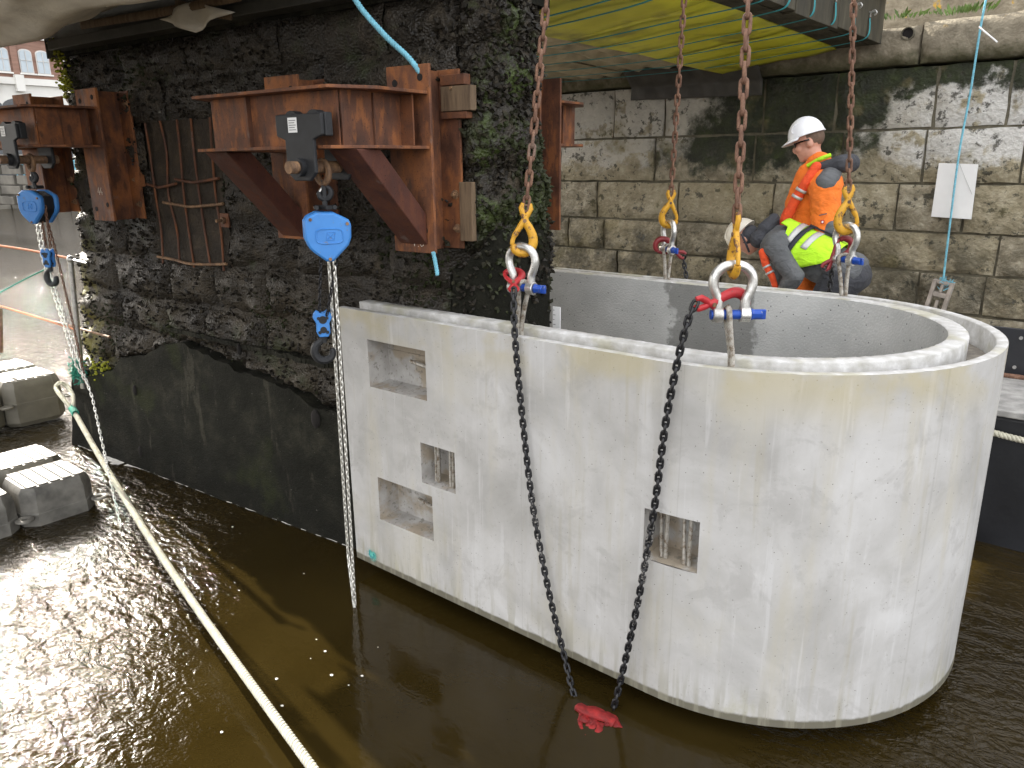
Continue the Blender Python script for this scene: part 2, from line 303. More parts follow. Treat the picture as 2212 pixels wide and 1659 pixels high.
M['ashlar'] = s.fin(c, s.ramp(big, [(.35, .42), (.65, .8)]), 0, s.bump(s.math('ADD', s.noise(34, 6, .65), s.math('MULTIPLY', s.vor(17), .5)), 1.0, .035))
s = NM('coping_stone'); n = s.noise(8, 7, .62); c = s.ramp(n, [(.3, (.12, .10, .07)), (.6, (.23, .20, .145)), (.8, (.36, .32, .25))]); x_, y_, z_ = s.sep(); z_ = s.math('MULTIPLY_ADD', z_, .826, .47)
c = s.mix(s.math('MULTIPLY', s.sm(s.math('ADD', z_, s.math('MULTIPLY', n, .25)), 3.74, 3.58), .75), c, (.055, .06, .02)); c = s.mix(s.math('MULTIPLY', s.sm(s.noise(6, 5), .60, .66), s.sm(z_, 3.72, 3.80)), c, (.42, .26, .04))
M['coping'] = s.fin(c, .85, 0, s.bump(s.noise(30, 6), .8, .02))
M['mortar'] = simple('mortar', (.12, .108, .075), .9, 0, .4, 9, .6, 40, .02)
# decks, sheets
s = NM('olive_panel'); n = s.noise(3, 5); c = s.ramp(n, [(.3, (.56, .54, .025)), (.7, (.74, .72, .05))]); c = s.mix(s.math('MULTIPLY', s.sm(s.noise(1.6, 5), .52, .66), .6), c, (.12, .10, .03)); M['olive'] = s.fin(c, .45, 0, s.bump(s.noise(4, 3), .1, .01))
M['tarp'] = simple('grey_tarp', (.68, .64, .55), .6, 0, .2, 2.5, .3, 14, .02)
M['sheet'] = simple('weathered_sheet', (.46, .40, .28), .75, 0, .35, 3, .35, 30, .01)
M['rubber'] = simple('rubber_mat', (.055, .052, .048), .6, 0, .35, 5, .3, 20, .01)
s = NM('wet_timber'); n = s.noise(4, 6, .6, s.sc(s.pos(), (6, 2, .6))); c = s.ramp(n, [(.3, (.022, .020, .012)), (.6, (.060, .052, .032)), (.8, (.13, .115, .08))]); M['timber'] = s.fin(c, .8, 0, s.bump(n, .6, .012))
s = NM('packer_timber'); n = s.noise(5, 6, .6, s.sc(s.pos(), (9, 9, 1))); c = s.ramp(n, [(.3, (.075, .048, .028)), (.7, (.19, .13, .075))]); M['packer'] = s.fin(c, .8, 0, s.bump(n, .5, .006))
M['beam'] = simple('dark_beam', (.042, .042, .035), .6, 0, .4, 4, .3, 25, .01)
M['teal'] = simple('teal_webbing', (.035, .27, .30), .7, 0, .25, 8, .2, 150)
M['bluerope'] = simple('blue_rope', (.17, .44, .55), .8, 0, .25, 30, .2)
M['hempr'] = simple('pale_rope', (.56, .54, .43), .85, 0, .2, 20, .3, 120)
M['greenr'] = simple('green_rope', (.03, .24, .17), .85, 0, .35, 30, .3); M['oranger'] = simple('orange_rope', (.50, .20, .10), .8, 0, .2, 20, .2)
M['float'] = simple('float_plastic', (.17, .158, .125), .5, 0, .22, 5, .25, 30, .006)
M['floatw'] = simple('worn_float_plastic', (.15, .143, .125), .6, 0, .45, 7, .3, 25, .006)
M['hull'] = simple('black_hull', (.014, .015, .018), .4, 0, .4, 3, .2, 15, .01); M['deckc'] = simple('worn_deck', (.30, .295, .28), .8, 0, .35, 9, .5, 60, .006)
M['whiteb'] = simple('white_board', (.72, .72, .71), .5, 0, .06, 4, .05); M['fender'] = simple('fender_plastic', (.34, .30, .26), .6, 0, .3, 9, .2)
M['green'] = simple('weed_leaf', (.085, .14, .025), .6, 0, .5, 9, 0); M['moss'] = simple('yellow_moss', (.26, .27, .02), .9, 0, .4, 30, .4, 90)
# cloth, skin
def cloth(name, c, r=.85):
    s = NM(name); n = s.noise(6, 5); f = s.noise(9, 3, .5, s.sc(s.pos(), (1, 1, 1.6)), 1.2); g = s.noise(240, 2)
    col = s.mix(s.math('MULTIPLY', s.sm(s.noise(13, 5, .65), .54, .68), .4), s.ramp(n, [(.3, tuple(.78 * x for x in c)), (.7, tuple(min(1, 1.1 * x) for x in c))]), tuple(.45 * x + .01 for x in c))
    return s.fin(col, r, 0, s.bump(g, .25, .002, s.bump(f, .8, .026)))
M['orange'] = cloth('orange_fabric', (.85, .19, .02)); M['orange2'] = cloth('orange_red_fabric', (.80, .085, .02)); M['greyf'] = cloth('grey_fabric', (.105, .11, .115)); M['dkgrey'] = cloth('charcoal_fabric', (.045, .047, .055)); M['lime'] = cloth('lime_fabric', (.47, .85, .02))
M['refl'] = simple('reflective_tape', (.46, .46, .45), .4, .2, .1, 9, .1); M['reflo'] = simple('peach_tape', (.62, .40, .27), .5, .1, .1, 9, .1)
M['skin'] = simple('skin', (.50, .25, .175), .5, 0, .12, 14, .05); M['hair'] = simple('hair', (.12, .075, .05), .8, 0, .2, 60, .3, 200)
M['helmet'] = simple('white_helmet', (.78, .79, .82), .28, 0, .03, 3, 0); M['helmet2'] = simple('cream_helmet', (.66, .62, .53), .35, 0, .06, 5, 0)
M['navy'] = simple('navy_strap', (.012, .014, .022), .7, 0, .3, 20, .2); M['lens'] = simple('dark_lens', (.008, .008, .008), .12, 0, .1, 5, 0)
M['brick'] = None
s = NM('far_brick'); c = s.ramp(s.noise(.8, 5), [(.3, (.20, .115, .085)), (.7, (.29, .17, .125))]); c = s.mix(.35, c, s.ramp(s.noise(1.0, 2, .5, s.sc(s.pos(), (1, 1, 9))), [(.4, (.17, .10, .075)), (.6, (.30, .18, .14))])); M['brick'] = s.fin(c, .9)
M['render'] = simple('white_render', (.66, .65, .61), .85, 0, .08, .6, 0); M['glassf'] = simple('window_glass', (.42, .48, .52), .12, 0, .2, .3, 0); M['farstone'] = simple('far_stone', (.13, .12, .10), .9, 0, .4, 1.2, 0)
M['frame'] = simple('window_frame_paint', (.55, .53, .50), .6, 0, .1, 2, 0); M['signred'] = simple('sign_red', (.55, .03, .03), .5, 0, .1, 2, 0)
M['chalk'] = simple('chalk', (.62, .55, .46), .9, 0, .2, 60, 0); M['bolt'] = rust('bolt_steel', (.10, .06, .04), (.20, .12, .07), (.34, .20, .10), 4); M['dark'] = simple('hole_shade', (.008, .006, .005), .9, 0, .2, 30, 0)  # the near-black colour stands for the shade inside holes
M['foam'] = simple('foam', (.75, .74, .70), .7, 0, .1, 30, .3)
s = NM('spray_paint'); c = s.noise(40, 4); al = s.math('MULTIPLY', s.sm(s.n('VertexColor').outputs['Color'], .0, .9), s.sm(c, .25, .6)) ; s.L(al, s.b.inputs['Alpha']); M['spray'] = s.fin((.13, .55, .47), .7)
# water: muddy, glossy, rippled where the current runs
s = NM('river_water'); x_, y_, z_ = s.sep(); big = s.noise(.55, 3)
cur = s.math('MAXIMUM', s.sm(s.math('ADD', s.math('SUBTRACT', x_, s.math('MULTIPLY', y_, -.9)), s.math('MULTIPLY', big, 1.6)), -.6, -2.4), s.sm(s.math('ADD', x_, s.math('MULTIPLY', big, .6)), -1.0, -.5))
wv = s.math('ADD', s.math('MULTIPLY', s.noise(5.5, 4, .55, s.sc(s.pos(), (.75, 1.5, 1)), .8), 1.0), s.math('MULTIPLY', s.noise(21, 3, .55, None, .6), .40))
fine = s.math('MULTIPLY', wv, s.math('ADD', s.math('MULTIPLY', cur, .93), .07))
fine = s.math('MULTIPLY', fine, s.math('ADD', 1.0, s.math('MULTIPLY', s.sm(x_, -8.5, -16), 2.2)))
c = s.ramp(s.noise(1.2, 5), [(.3, (.017, .0112, .0024)), (.7, (.028, .019, .0048))])
M['water'] = s.fin(c, .035, 0, s.bump(fine, 1.0, .030), .5, IOR=1.33)

# ------------------------------------------------------------ water
mb = MB(); mb.add([(-140, -60, 0), (40, -60, 0), (40, 90, 0), (-140, 90, 0)], [(0, 1, 2, 3)])
o = mb.build('river_water', M['water'], smooth=0); tag(o, 'brown tidal river water with glittering ripples', 'water', kind='structure')

# ------------------------------------------------------------ quay wall behind, coursed stone
YW = 9.2
def rough_block(name, mat, parent, x0, x1, z0, z1, y, depth, nx, nz, amp, seed, edge=.03, fr=None, bulge=.015):
    mb = MB(); fr = fr or (lambda a, b, c: Vector((a, b, c)))
    def fn(i, j):
        a = i / (nx - 1); b = j / (nz - 1); x = x0 + (x1 - x0) * a; z = z0 + (z1 - z0) * b
        e = min(a * (x1 - x0), (1 - a) * (x1 - x0), b * (z1 - z0), (1 - b) * (z1 - z0))
        k = min(1, e / edge); d = amp * fbm((x * 4 + seed, z * 4, seed * 3.1), 4) + bulge * k + edge * .55 * (k - 1) * (1 if e < edge else 0)
        jx = .012 * noise.noise(Vector((x * 5, z * 7, seed))); jz = .012 * noise.noise(Vector((x * 6, z * 5, seed + 9)))
        return fr(x + jx * (0 < i < nx - 1 or 1), y - d, z + jz)
    mb.grid(nx, nz, fn); F = mb.v[:]
    ring = [i * nz for i in range(nx)] + [(nx - 1) * nz + j for j in range(1, nz)] + [i * nz + nz - 1 for i in range(nx - 2, -1, -1)] + [j for j in range(nz - 2, 0, -1)]
    n = len(mb.v); back = fr(0, 1, 0) - fr(0, 0, 0)
    mb.v += [F[i] + back * depth for i in ring]; m = len(ring)
    mb.f += [(ring[k], ring[(k + 1) % m], n + (k + 1) % m, n + k) for k in range(m)] + [tuple(n + k for k in range(m))]
    return mb.build(name, mat, parent, smooth=60)
quay = thing('quay_wall', 'weathered coursed stone quay wall stained with algae and lime behind the workers', 'wall', (-4, YW, 0))
mb = MB(); mb.mm((-16, YW + .04, -.6), (5, YW + .6, 3.60)); mb.build('mortar_backing', M['mortar'], quay, smooth=0)
cz = [-.4, .17, .66, 1.11, 1.53, 1.95, 2.45, 3.0, 3.62]
rs = random.Random(3)
for k in range(len(cz) - 1):
    x = -15 + rs.random() * .5
    while x < 4:
        L = rs.uniform(.55, 1.6); g = .014
        rough_block('stone', M['ashlar'], quay, x + g, x + L - g, cz[k] + g, cz[k + 1] - g, YW + rs.uniform(-.015, .02), .3, 12, 8, .026, rs.random() * 50, .020)
        x += L
x = -10.9
for L in (2.3, 1.95, 2.4, 2.1, 1.88, 1.63, 1.75, 1.9):
    top = 4.03 - .03 * (x < -3.6)
    rough_block('coping_stone', M['coping'], quay, x + .01, x + L - .01, 3.635, top + .02 * math.sin(x * 3), YW - .05, .9, 20, 8, .03, x * 2, .07, bulge=.02); x += L
P = aty(1962, 73, YW - .05); mb = MB()
mb.lathe([(.063, -.14), (.063, .03), (.053, .03), (.053, -.14)], P, (0, -1, 0), 20); pz = mb.build('drain_pipe', M['mortar'], quay)
mb = MB(); mb.cyl(P + Vector((0, -.012, 0)), P + Vector((0, .02, 0)), .0525, 20); mb.build('pipe_bore', M['dark'], quay)
mb = MB(); mb.mm((-16, YW + .5, 3.55), (5, YW + 4, 3.93)); o = mb.build('bank', M['mortar'], smooth=0); tag(o, 'earth and paving behind the top of the quay wall', 'ground', kind='structure')
rough_block('kerb_wall', M['coping'], quay, -3.6, 4.2, 3.94, 5.2, YW + 1.0, .3, 40, 8, .03, 5)
def weed(px, py, n, h, nm, lab, mat='green'):
    b = aty(px, py, YW + .1); mb = MB()
    for i in range(n):
        a = random.random() * 6.28; t = random.uniform(.15, 1.0); r = random.uniform(.0, .14)
        p0 = b + Vector((r * math.cos(a) * 2, r * math.sin(a), 0)); d = Vector((math.cos(a) * t, math.sin(a) * t * .6, 1)).normalized(); l = h * random.uniform(.5, 1.1); sd = d.orthogonal().normalized() * l * .13
        mb.add([p0, p0 + d * l * .5 + sd, p0 + d * l + Vector((0, 0, -.25 * l * t)), p0 + d * l * .5 - sd], [(0, 1, 2, 3)])
    t = thing(nm, lab, 'plant', b); mb.build('leaves', M[mat], t, smooth=0, norm=False, kind='stuff'); return t
weed(2085, 28, 70, .11, 'weed', 'bright green leafy weed growing on top of the quay wall')
weed(1945, 40, 30, .12, 'weed', 'thin dry weed beside the bridge fascia on the quay wall top')
weed(2010, 32, 26, .06, 'weed', 'low scrubby weed left of the larger leafy one on the wall top')

# ------------------------------------------------------------ bridge pier (core, stones, concrete skirt, mussels)
nose = [(-.12, 0), (-.03, .02), (.05, .09), (.085, .22), (.08, .38), (.04, .55), (-.06, .68), (-.2, .75)]
NL = [0]
for i in range(1, len(nose)): NL.append(NL[-1] + math.hypot(nose[i][0] - nose[i - 1][0], nose[i][1] - nose[i - 1][1]))
def prof(sx):                                    # distance along the face -> (u, v, outward normal)
    if sx <= -.12: return sx, 0, (0, -1)
    d = min(sx + .12, NL[-1] - 1e-4); i = 0
    while NL[i + 1] < d: i += 1
    t = (d - NL[i]) / (NL[i + 1] - NL[i]); a, b = nose[i], nose[i + 1]
    def nr(q, r): L = math.hypot(r[0] - q[0], r[1] - q[1]); return ((r[1] - q[1]) / L, -(r[0] - q[0]) / L)
    n0 = nr(nose[max(i - 1, 0)], b); n1 = nr(a, nose[min(i + 2, len(nose) - 1)]); n = (n0[0] + (n1[0] - n0[0]) * t, n0[1] + (n1[1] - n0[1]) * t); l = math.hypot(*n)
    return a[0] + (b[0] - a[0]) * t, a[1] + (b[1] - a[1]) * t, (n[0] / l, n[1] / l)
def face(sx, out, z): u, v, n = prof(sx); return pier(u + n[0] * out, v + n[1] * out, z)
def uleft(z): return -4.45 if z > 2.4 else (-4.45 - (2.4 - z) * .28)
pr = thing('bridge_pier', 'old dark stone bridge pier crusted with mussels above a concrete skirt', 'pier', pier(-2.3, .37, 0), A_)
mb = MB(); ring = [(-4.3, .04), (-.14, .04)] + [(a - .04, b if b < .7 else b - .02) for a, b in nose[2:]] + [(-4.3, .73)]
n = len(ring)
for q, z in enumerate((-.6, 3.62)): mb.v += [pier(a if a > -4 else (uleft(z) + .15), b, z) for a, b in ring]
mb.f += [tuple(range(n)), tuple(range(n, 2 * n))] + [(i, (i + 1) % n, n + (i + 1) % n, n + i) for i in range(n)]
mb.build('core', M['pier'], pr, smooth=0)
crs = [.55, .95, 1.30, 1.62, 1.97, 2.32, 2.68, 3.03, 3.34, 3.60]; SE = -.12 + NL[-1]
mus = MB(); rs = random.Random(11)
tops = [(-5.4, .70), (-4.95, .72), (-4.6, .84), (-4.2, .90), (-4.0, 1.06), (-3.6, 1.13), (-3.3, 1.25), (-3.0, 1.31), (-2.6, 1.22), (-2.1, 1.16), (-1.7, 1.10), (-1.4, 1.02), (-.6, .98), (-.19, 1.02), (-.17, 2.06), (-.10, 2.10), (-.02, 2.18), (.03, 2.30), (.10, 2.33), (.2, 2.24), (.4, 2.32), (1.2, 2.2)]
def stop(sx):
    for i in range(len(tops) - 1):
        if tops[i][0] <= sx <= tops[i + 1][0]:
            t = (sx - tops[i][0]) / (tops[i + 1][0] - tops[i][0]); return tops[i][1] + (tops[i + 1][1] - tops[i][1]) * t + (.05 if sx < -.2 else .09) * fbm((sx * (5 if sx < -.2 else 9), 0, 1), 4)
    return 2.2
def mussel(p, nrm, sz):
    d = Vector((rs.uniform(-1, 1), rs.uniform(-1, 1), rs.uniform(-1, 1))) + nrm * .8; d.normalize(); a = d.orthogonal().normalized(); q = rs.random() * 6.28
    b = d.cross(a); a, b = a * math.cos(q) + b * math.sin(q), b * math.cos(q) - a * math.sin(q); w1, w2 = sz * .42, sz * .26
    mus.add([p - d * sz * .2, p + d * sz * .5 + a * w1, p + d * sz * .5 + b * w2, p + d * sz * .5 - a * w1, p + d * sz * .5 - b * w2, p + d * sz],
            [(0, 2, 1), (0, 3, 2), (0, 4, 3), (0, 1, 4), (5, 1, 2), (5, 2, 3), (5, 3, 4), (5, 4, 1)])
def stone_run(z0, z1, a, b, k):
    x = a
    while x < b - .01:
        L = rs.uniform(.5, 1.0)
        if b - x - L < .3: L = b - x
        sd = rs.random() * 40; up = z0 >= 1.95; bul = .05 if not up else .025; base = rs.uniform(-.02, .02); nx = max(8, int(L / .03)); nz = 12
        def rel(sx, z):
            e = min(sx - x, x + L - sx, z - z0, z1 - z); e += .05 * noise.noise(Vector((sx * 5, z * 5, 2))); kk = max(0, min(1, e / .13)); kk = kk * (2 - kk); dj = .062 if not up else .035
            return -dj + base + (bul + dj) * kk + .045 * fbm((sx * 2.6, z * 2.6, 8), 4) + .016 * fbm((sx * 14, z * 14, 5), 3) - .09 * (z < stop(sx) + .02)
        mb = MB(); mb.grid(nx, nz, lambda i, j: face(x + L * i / (nx - 1), rel(x + L * i / (nx - 1), z0 + (z1 - z0) * j / (nz - 1)), z0 + (z1 - z0) * j / (nz - 1)))
        mb.build('stone', M['pier'], pr, smooth=80, norm=False)
        for q in range(int(L * (z1 - z0) * (1250 if x > -.5 else 620))):
            sx = x + rs.random() * L; z = z0 + rs.random() * (z1 - z0); dn = noise.noise(Vector((sx * 1.6, z * 1.6, 4.2)))
            if z < stop(sx) + .015 and (sx < -.3 or rs.random() > .9 - 1.5 * (stop(sx) - z)): continue
            if dn + rs.random() * .7 < (.12 if sx < -.4 else -.2): continue
            u, v, nn = prof(sx); mussel(face(sx, max(rel(sx, z), .075) if z < stop(sx) else rel(sx, z), z), Vector((UX * nn[0] - UY * nn[1], UY * nn[0] + UX * nn[1], 0)), rs.uniform(.018, .045) * (1.25 if sx > -.4 else 1))
        x += L
for k in range(len(crs) - 1):
    z0, z1 = crs[k], crs[k + 1]; ul = uleft((z0 + z1) / 2) - .02
    if 1.95 < z0 < 3.0: stone_run(z0, z1, ul, -3.3, k); stone_run(z0, z1, -2.38, -.14, k)
    else: stone_run(z0, z1, ul, -.14, k)
    stone_run(z0, z1, -.14, SE, k)
def skirt(a, b, step, nz):
    mb = MB(); ns = int((b - a) / step) + 1
    def fn(i, j):
        sx = a + (b - a) * i / (ns - 1); tp = stop(sx)
        if j >= nz - 2: z = tp; out = .075 if j == nz - 2 else -.04
        else: z = -.5 + (tp + .5) * j / (nz - 2); out = .075 + .03 * (1 - j / nz)
        out += .012 * fbm((sx * 2, z * 2, 3), 4)
        if sx < -.2: sx = max(sx, uleft(z) - .06)
        return face(sx, out, z)
    mb.grid(ns, nz, fn); o = mb.build('concrete_skirt', M['skirt'], pr, smooth=60, norm=False); tag(o, 'grey concrete skirt cast round the foot of the pier'); return o
skirt(-5.3, -.17, .04, 40); skirt(-.175, SE, .025, 40)
mb = MB(); mb.grid(14, 18, lambda i, j: pier(-3.31 + .94 * i / 13, .02 + .03 * fbm((i * .5, j * .5, 3), 4), 1.96 + 1.08 * j / 17)); mb.build('broken_patch', M['patch'], pr, smooth=80, norm=False)
mb = MB(); mb.grid(2, 30, lambda i, j: pier(uleft(-.5 + 1.3 * j / 29) - .06, -.08 + .5 * i, -.5 + 1.3 * j / 29)); mb.build('skirt_end', M['skirt'], pr)
mb = MB()
for i in range(60):
    u0 = -3.27 + 2.2 * i / 60; z = 1.41 - .06 * i / 60 + .012 * noise.noise(Vector((u0 * 9, 0, 0))); d = .075 + .03 * noise.noise(Vector((u0 * 6, 3, 0))); mb.box((u0 + .018, -d / 2, z), (.0368, d, .035 + .015 * noise.noise(Vector((u0 * 8, 7, 0)))), pier)
mb.build('mortar_ledge', M['skirt'], pr, smooth=0)
for px, py, w_, h_ in ((292, 843, .05, .10), (682, 905, .09, .14), (305, 975, .055, .12), (517, 755, .03, .09)):
    P = atv(px, py, -.085); mb = MB(); mb.ell(P, (w_ / 2, .02, h_ / 2), Matrix.Rotation(A_, 3, 'Z'), 12, 8); mb.build('lifting_hole', M['dark'], pr)
for i in range(5):                                # exposed reinforcement in the broken patch
    u0 = -3.24 + .2 * i; mb = MB(); mb.tube(curve_pts([pier(u0 + .02 * random.uniform(-1, 1), -.01 + .02 * random.random(), z) for z in (1.93, 2.2, 2.5, 2.8, 3.04)], 4), .009, 6); mb.build('reinforcing_bar', M['rust2'], pr)
for z, u0, u1, k in ((2.60, -2.9, -2.36, 0), (2.56, -3.3, -2.9, 0), (2.42, -3.1, -2.34, 1), (1.98, -3.28, -2.38, 1)):
    mb = MB(); mb.tube(curve_pts([pier(u0 + (u1 - u0) * t, -.03 + .015 * math.sin(9 * t), z + .015 * math.sin(5 * t + z)) for t in (0, .25, .5, .75, 1)], 4), .011, 6); mb.build('reinforcing_bar', M['bolt'] if k else M['rust2'], pr)
for px, py, L in ((165, 700, .55), (330, 425, .02)):
    pass
mb = MB(); a = atv(120, 695, .05); b = atv(237, 728, -.16); mb.tube([a, b], .012, 6); mb.build('reinforcing_bar', M['bolt'], pr)
mus.build('mussel_crust', M['mussel'], pr, smooth=0, kind='stuff', norm=False)
mb = MB()
for px, py, n in ((205, 800, 60), (225, 795, 40)) + tuple((118 + k * 6, 85 + 26 * k, 40) for k in range(5)):
    b = atv(px, py, -.06)
    for i in range(n):
        p = b + Vector((random.gauss(0, .05), random.gauss(0, .02), random.gauss(0, .04))); r = random.uniform(.006, .02); mb.ell(p, (r, r, r * .7), None, 5, 3)
mb.build('moss_tufts', M['moss'], pr, smooth=80, kind='stuff')
mb = MB(); n = 70                                 # foam where water laps the skirt
def fo(i, j):
    sx = -5.0 + 1.25 * i / (n - 1) * 1.0 + (2.2 * (i / (n - 1)) ** 1); sx = -5.05 + 3.9 * i / (n - 1); wd = .010 + .06 * math.exp(-((sx + 4.35) / .22) ** 2) + .01 * noise.noise(Vector((sx * 14, 1, 1)))
    return face(sx, .085 + (j + 1) * .5 * wd if j else .05, .006 + .004 * noise.noise(Vector((sx * 20, j, 0))))
mb.grid(n, 3, fo, lambda i, j: random.random() < .22); o = mb.build('foam_line', M['foam'], smooth=80, norm=False); tag(o, 'thin white foam line where the river meets the pier', 'foam', kind='stuff')
# square bolt plate on the pier
t = thing('bolt_plate', 'small square rusty plate with a stud bolt fixed between the two brackets', 'plate', atv(486, 492, -.09))
mb = MB(); P = atv(486, 476, -.075); F = lambda a, b, c_: P + Vector((UX * a - UY * b, UY * a + UX * b, c_))
mb.box((0, 0, 0), (.10, .012, .10), F); mb.build('plate', M['rust2'], t, bev=.002)
mb = MB(); mb.cyl(F(0, -.005, 0), F(0, -.028, 0), .024, 6); mb.cyl(F(0, -.02, 0), F(-.0, -.075, 0), .012, 8); mb.build('stud_bolt', M['bolt'], t)

# ------------------------------------------------------------ precast shell
XC, YC, RO, XL, ZB, ZT = -1.6, 4.15, 1.16, -3.87, .10, 1.843
LS = XC - XL; LA = math.pi * RO; LT = 2 * LS + LA
def sp(d, off):
    if d <= LS: return Vector((XL + d, YC - RO + off, 0))
    if d <= LS + LA: a = -math.pi / 2 + (d - LS) / RO; return Vector((XC + (RO - off) * math.cos(a), YC + (RO - off) * math.sin(a), 0))
    return Vector((XC - (d - LS - LA), YC + RO - off, 0))
sh = thing('precast_concrete_shell', 'pale grey U shaped precast concrete shell slung over the water', 'concrete shell', (-2.0, 4.15, ZB))
pkx = lambda x: (x - XL) if x <= XC else LS + RO * math.asin((x - XC) / RO)
pk = [(-3.617, -3.113, 1.370, 1.671), (-3.187, -2.905, .838, 1.097), (-3.600, -3.105, .467, .766), (-1.656, -1.380, .850, 1.113)]
ds = set([0, LS]); zs = set([ZB, .137, ZT])
for a, b, c0, c1 in pk: ds |= {pkx(a), pkx(b)}; zs |= {c0, c1}
def fill(S, hi, st):
    L = sorted(S | {hi}); out = []
    for a, b in zip(L, L[1:]):
        n = max(1, round((b - a) / st)); out += [a + (b - a) * k / n for k in range(n)]
    return out + [L[-1]]
D = fill(ds | {LS}, max(ds), .07); D += [max(ds) + (LS + LA - max(ds)) * k / 58 for k in range(1, 59)] + [LS + LA + LS * k / 20 for k in range(1, 21)]; Zs = fill(zs, ZT, .09)
def lip(d, q): return .0011 * fbm((d * 26, q, 0), 4) * (2.0 if q > 1 else 1)
mb = MB(); eps = 1e-4
def inpk(i, j):
    x = (D[i] + D[i + 1]) / 2; z = (Zs[j] + Zs[j + 1]) / 2
    return any(pkx(a) < x < pkx(b) and c0 < z < c1 for a, b, c0, c1 in pk)
mb.grid(len(D), len(Zs), lambda i, j: sp(D[i], .004 * fbm((D[i] * .8, Zs[j] * .8, 3), 3)* (0 if D[i] < LS + .35 else 1)) + Vector((0, 0, Zs[j] + (lip(D[i], 0) if j == len(Zs) - 1 else 0))), inpk)
nD = len(D)
mb.grid(nD, 2, lambda i, j: sp(D[i], .26 * j) + Vector((0, 0, ZB)))
for d in (0, LT):
    q = [(0, ZB), (0, ZT), (.05, ZT), (.05, ZT - .12), (.165, ZT - .12), (.165, ZT + .012), (.26, ZT + .012), (.26, ZB)]
    b = len(mb.v); mb.v += [sp(d, a) + Vector((0, 0, z)) for a, z in q]; mb.f.append(tuple(range(b, b + 8)))
mb.build('outer_wall', M['precast'], sh, smooth=40, norm=False)
DD = [LT * k / 700 for k in range(701)]
def strip(name, mat, q):
    mb = MB(); mb.grid(len(DD), len(q), lambda i, j: sp(DD[i], q[j][0] + (.002 * fbm((DD[i] * 30, q[j][2], 5), 4) if q[j][2] > 1 else 0)) + Vector((0, 0, q[j][1] + (lip(DD[i], q[j][2]) if q[j][2] >= 0 else 0)))); return mb.build(name, mat, sh, smooth=50, norm=False)
strip('outer_rim', M['rim'], [(0, ZT, 0), (.004, ZT + .002, 0), (.025, ZT + .003, 1), (.046, ZT + .001, 1), (.051, ZT - .004, 1), (.051, ZT - .123, -1)])
strip('groove_bed', M['groove'], [(.045, ZT - .12, 3), (.08, ZT - .118, 3), (.12, ZT - .121, 2), (.17, ZT - .119, 3)])
strip('inner_rim', M['rim'], [(.165, ZT - .123, -1), (.165, ZT + .006, 2), (.170, ZT + .012, 2), (.21, ZT + .013, 3), (.252, ZT + .012, 2), (.258, ZT + .006, 4)])
strip('inner_wall', M['inner'], [(.257, ZT + .006, 4), (.26, ZT - .03, -1), (.26, 1.2, -1), (.26, .6, -1), (.26, ZB, -1)])
def ribbed(mb, a, b, r):
    a, b = Vector(a), Vector(b); n = int((b - a).length / .006); mb.tube([a.lerp(b, k / n) for k in range(n + 1)], [r * (1.12 if k % 2 else .93) for k in range(n + 1)], 7)
YF = YC - RO
for q, (a, b, c0, c1) in enumerate(pk):
    dp = .15; i = .018; mb = MB()
    yb = sp(pkx(b), 0).y; fr_ = [Vector((a, YF, c0)), Vector((b, yb, c0)), Vector((b, yb, c1)), Vector((a, YF, c1))]; bk = [Vector((a + i, YF + dp, c0 + i)), Vector((b - i, YF + dp, c0 + i)), Vector((b - i, YF + dp, c1 - i)), Vector((a + i, YF + dp, c1 - i))]
    for e in range(4):
        f, g = (e + 1) % 4, e
        mb.grid(8, 5, lambda m_, k_: (fr_[g].lerp(fr_[f], m_ / 7)).lerp(bk[g].lerp(bk[f], m_ / 7), k_ / 4) + (Vector((0, 0, 0)) if k_ in (0, 4) or m_ in (0, 7) else Vector((0, 0, .008 * noise.noise(Vector((m_ * .9, k_ * .8, q + e)))))))
    mb.add(bk, [(0, 1, 2, 3)]); po = mb.build('pocket', M['pocket'], sh, smooth=30)
    if q in (0, 2):
        mb = MB(); ribbed(mb, (a + .27, YF + .10, c0 + .185), (b - .003, YF + .07, c0 + .175), .012); mb.build('reinforcing_bar', M['wire'], po)
        mb = MB(); mb.box((a + .25, YF + dp - .004, c0 + .215), (b - a - .04, .008, .006)); mb.build('form_seam', M['pocket'], po)
    else:
        for dx, tl in ((.085, .03), (.105, 0), (.205, .03), (.228, 0)):
            mb = MB(); ribbed(mb, (a + dx - .01 - tl, YF + .055 + (.03 if tl else 0), c1 - .002), (a + dx - .01, YF + .05, c0 + (.01 if dx < .2 else .006)), .010); mb.build('reinforcing_bar', M['wire'], po)
        mb = MB(); mb.cyl((a + .165, YF + dp - .004, c0 + .165), (a + .165, YF + dp + .01, c0 + .165), .034, 18); mb.build('duct_hole', M['inner'], po)
        if q == 3:
            mb = MB()
            for k in range(6): mb.cyl((b - .03, YF + dp - .006, c0 + .04 + k * .033), (b - .03, YF + dp + .01, c0 + .04 + k * .033), .005, 8)
            mb.build('grout_holes', M['inner'], po)
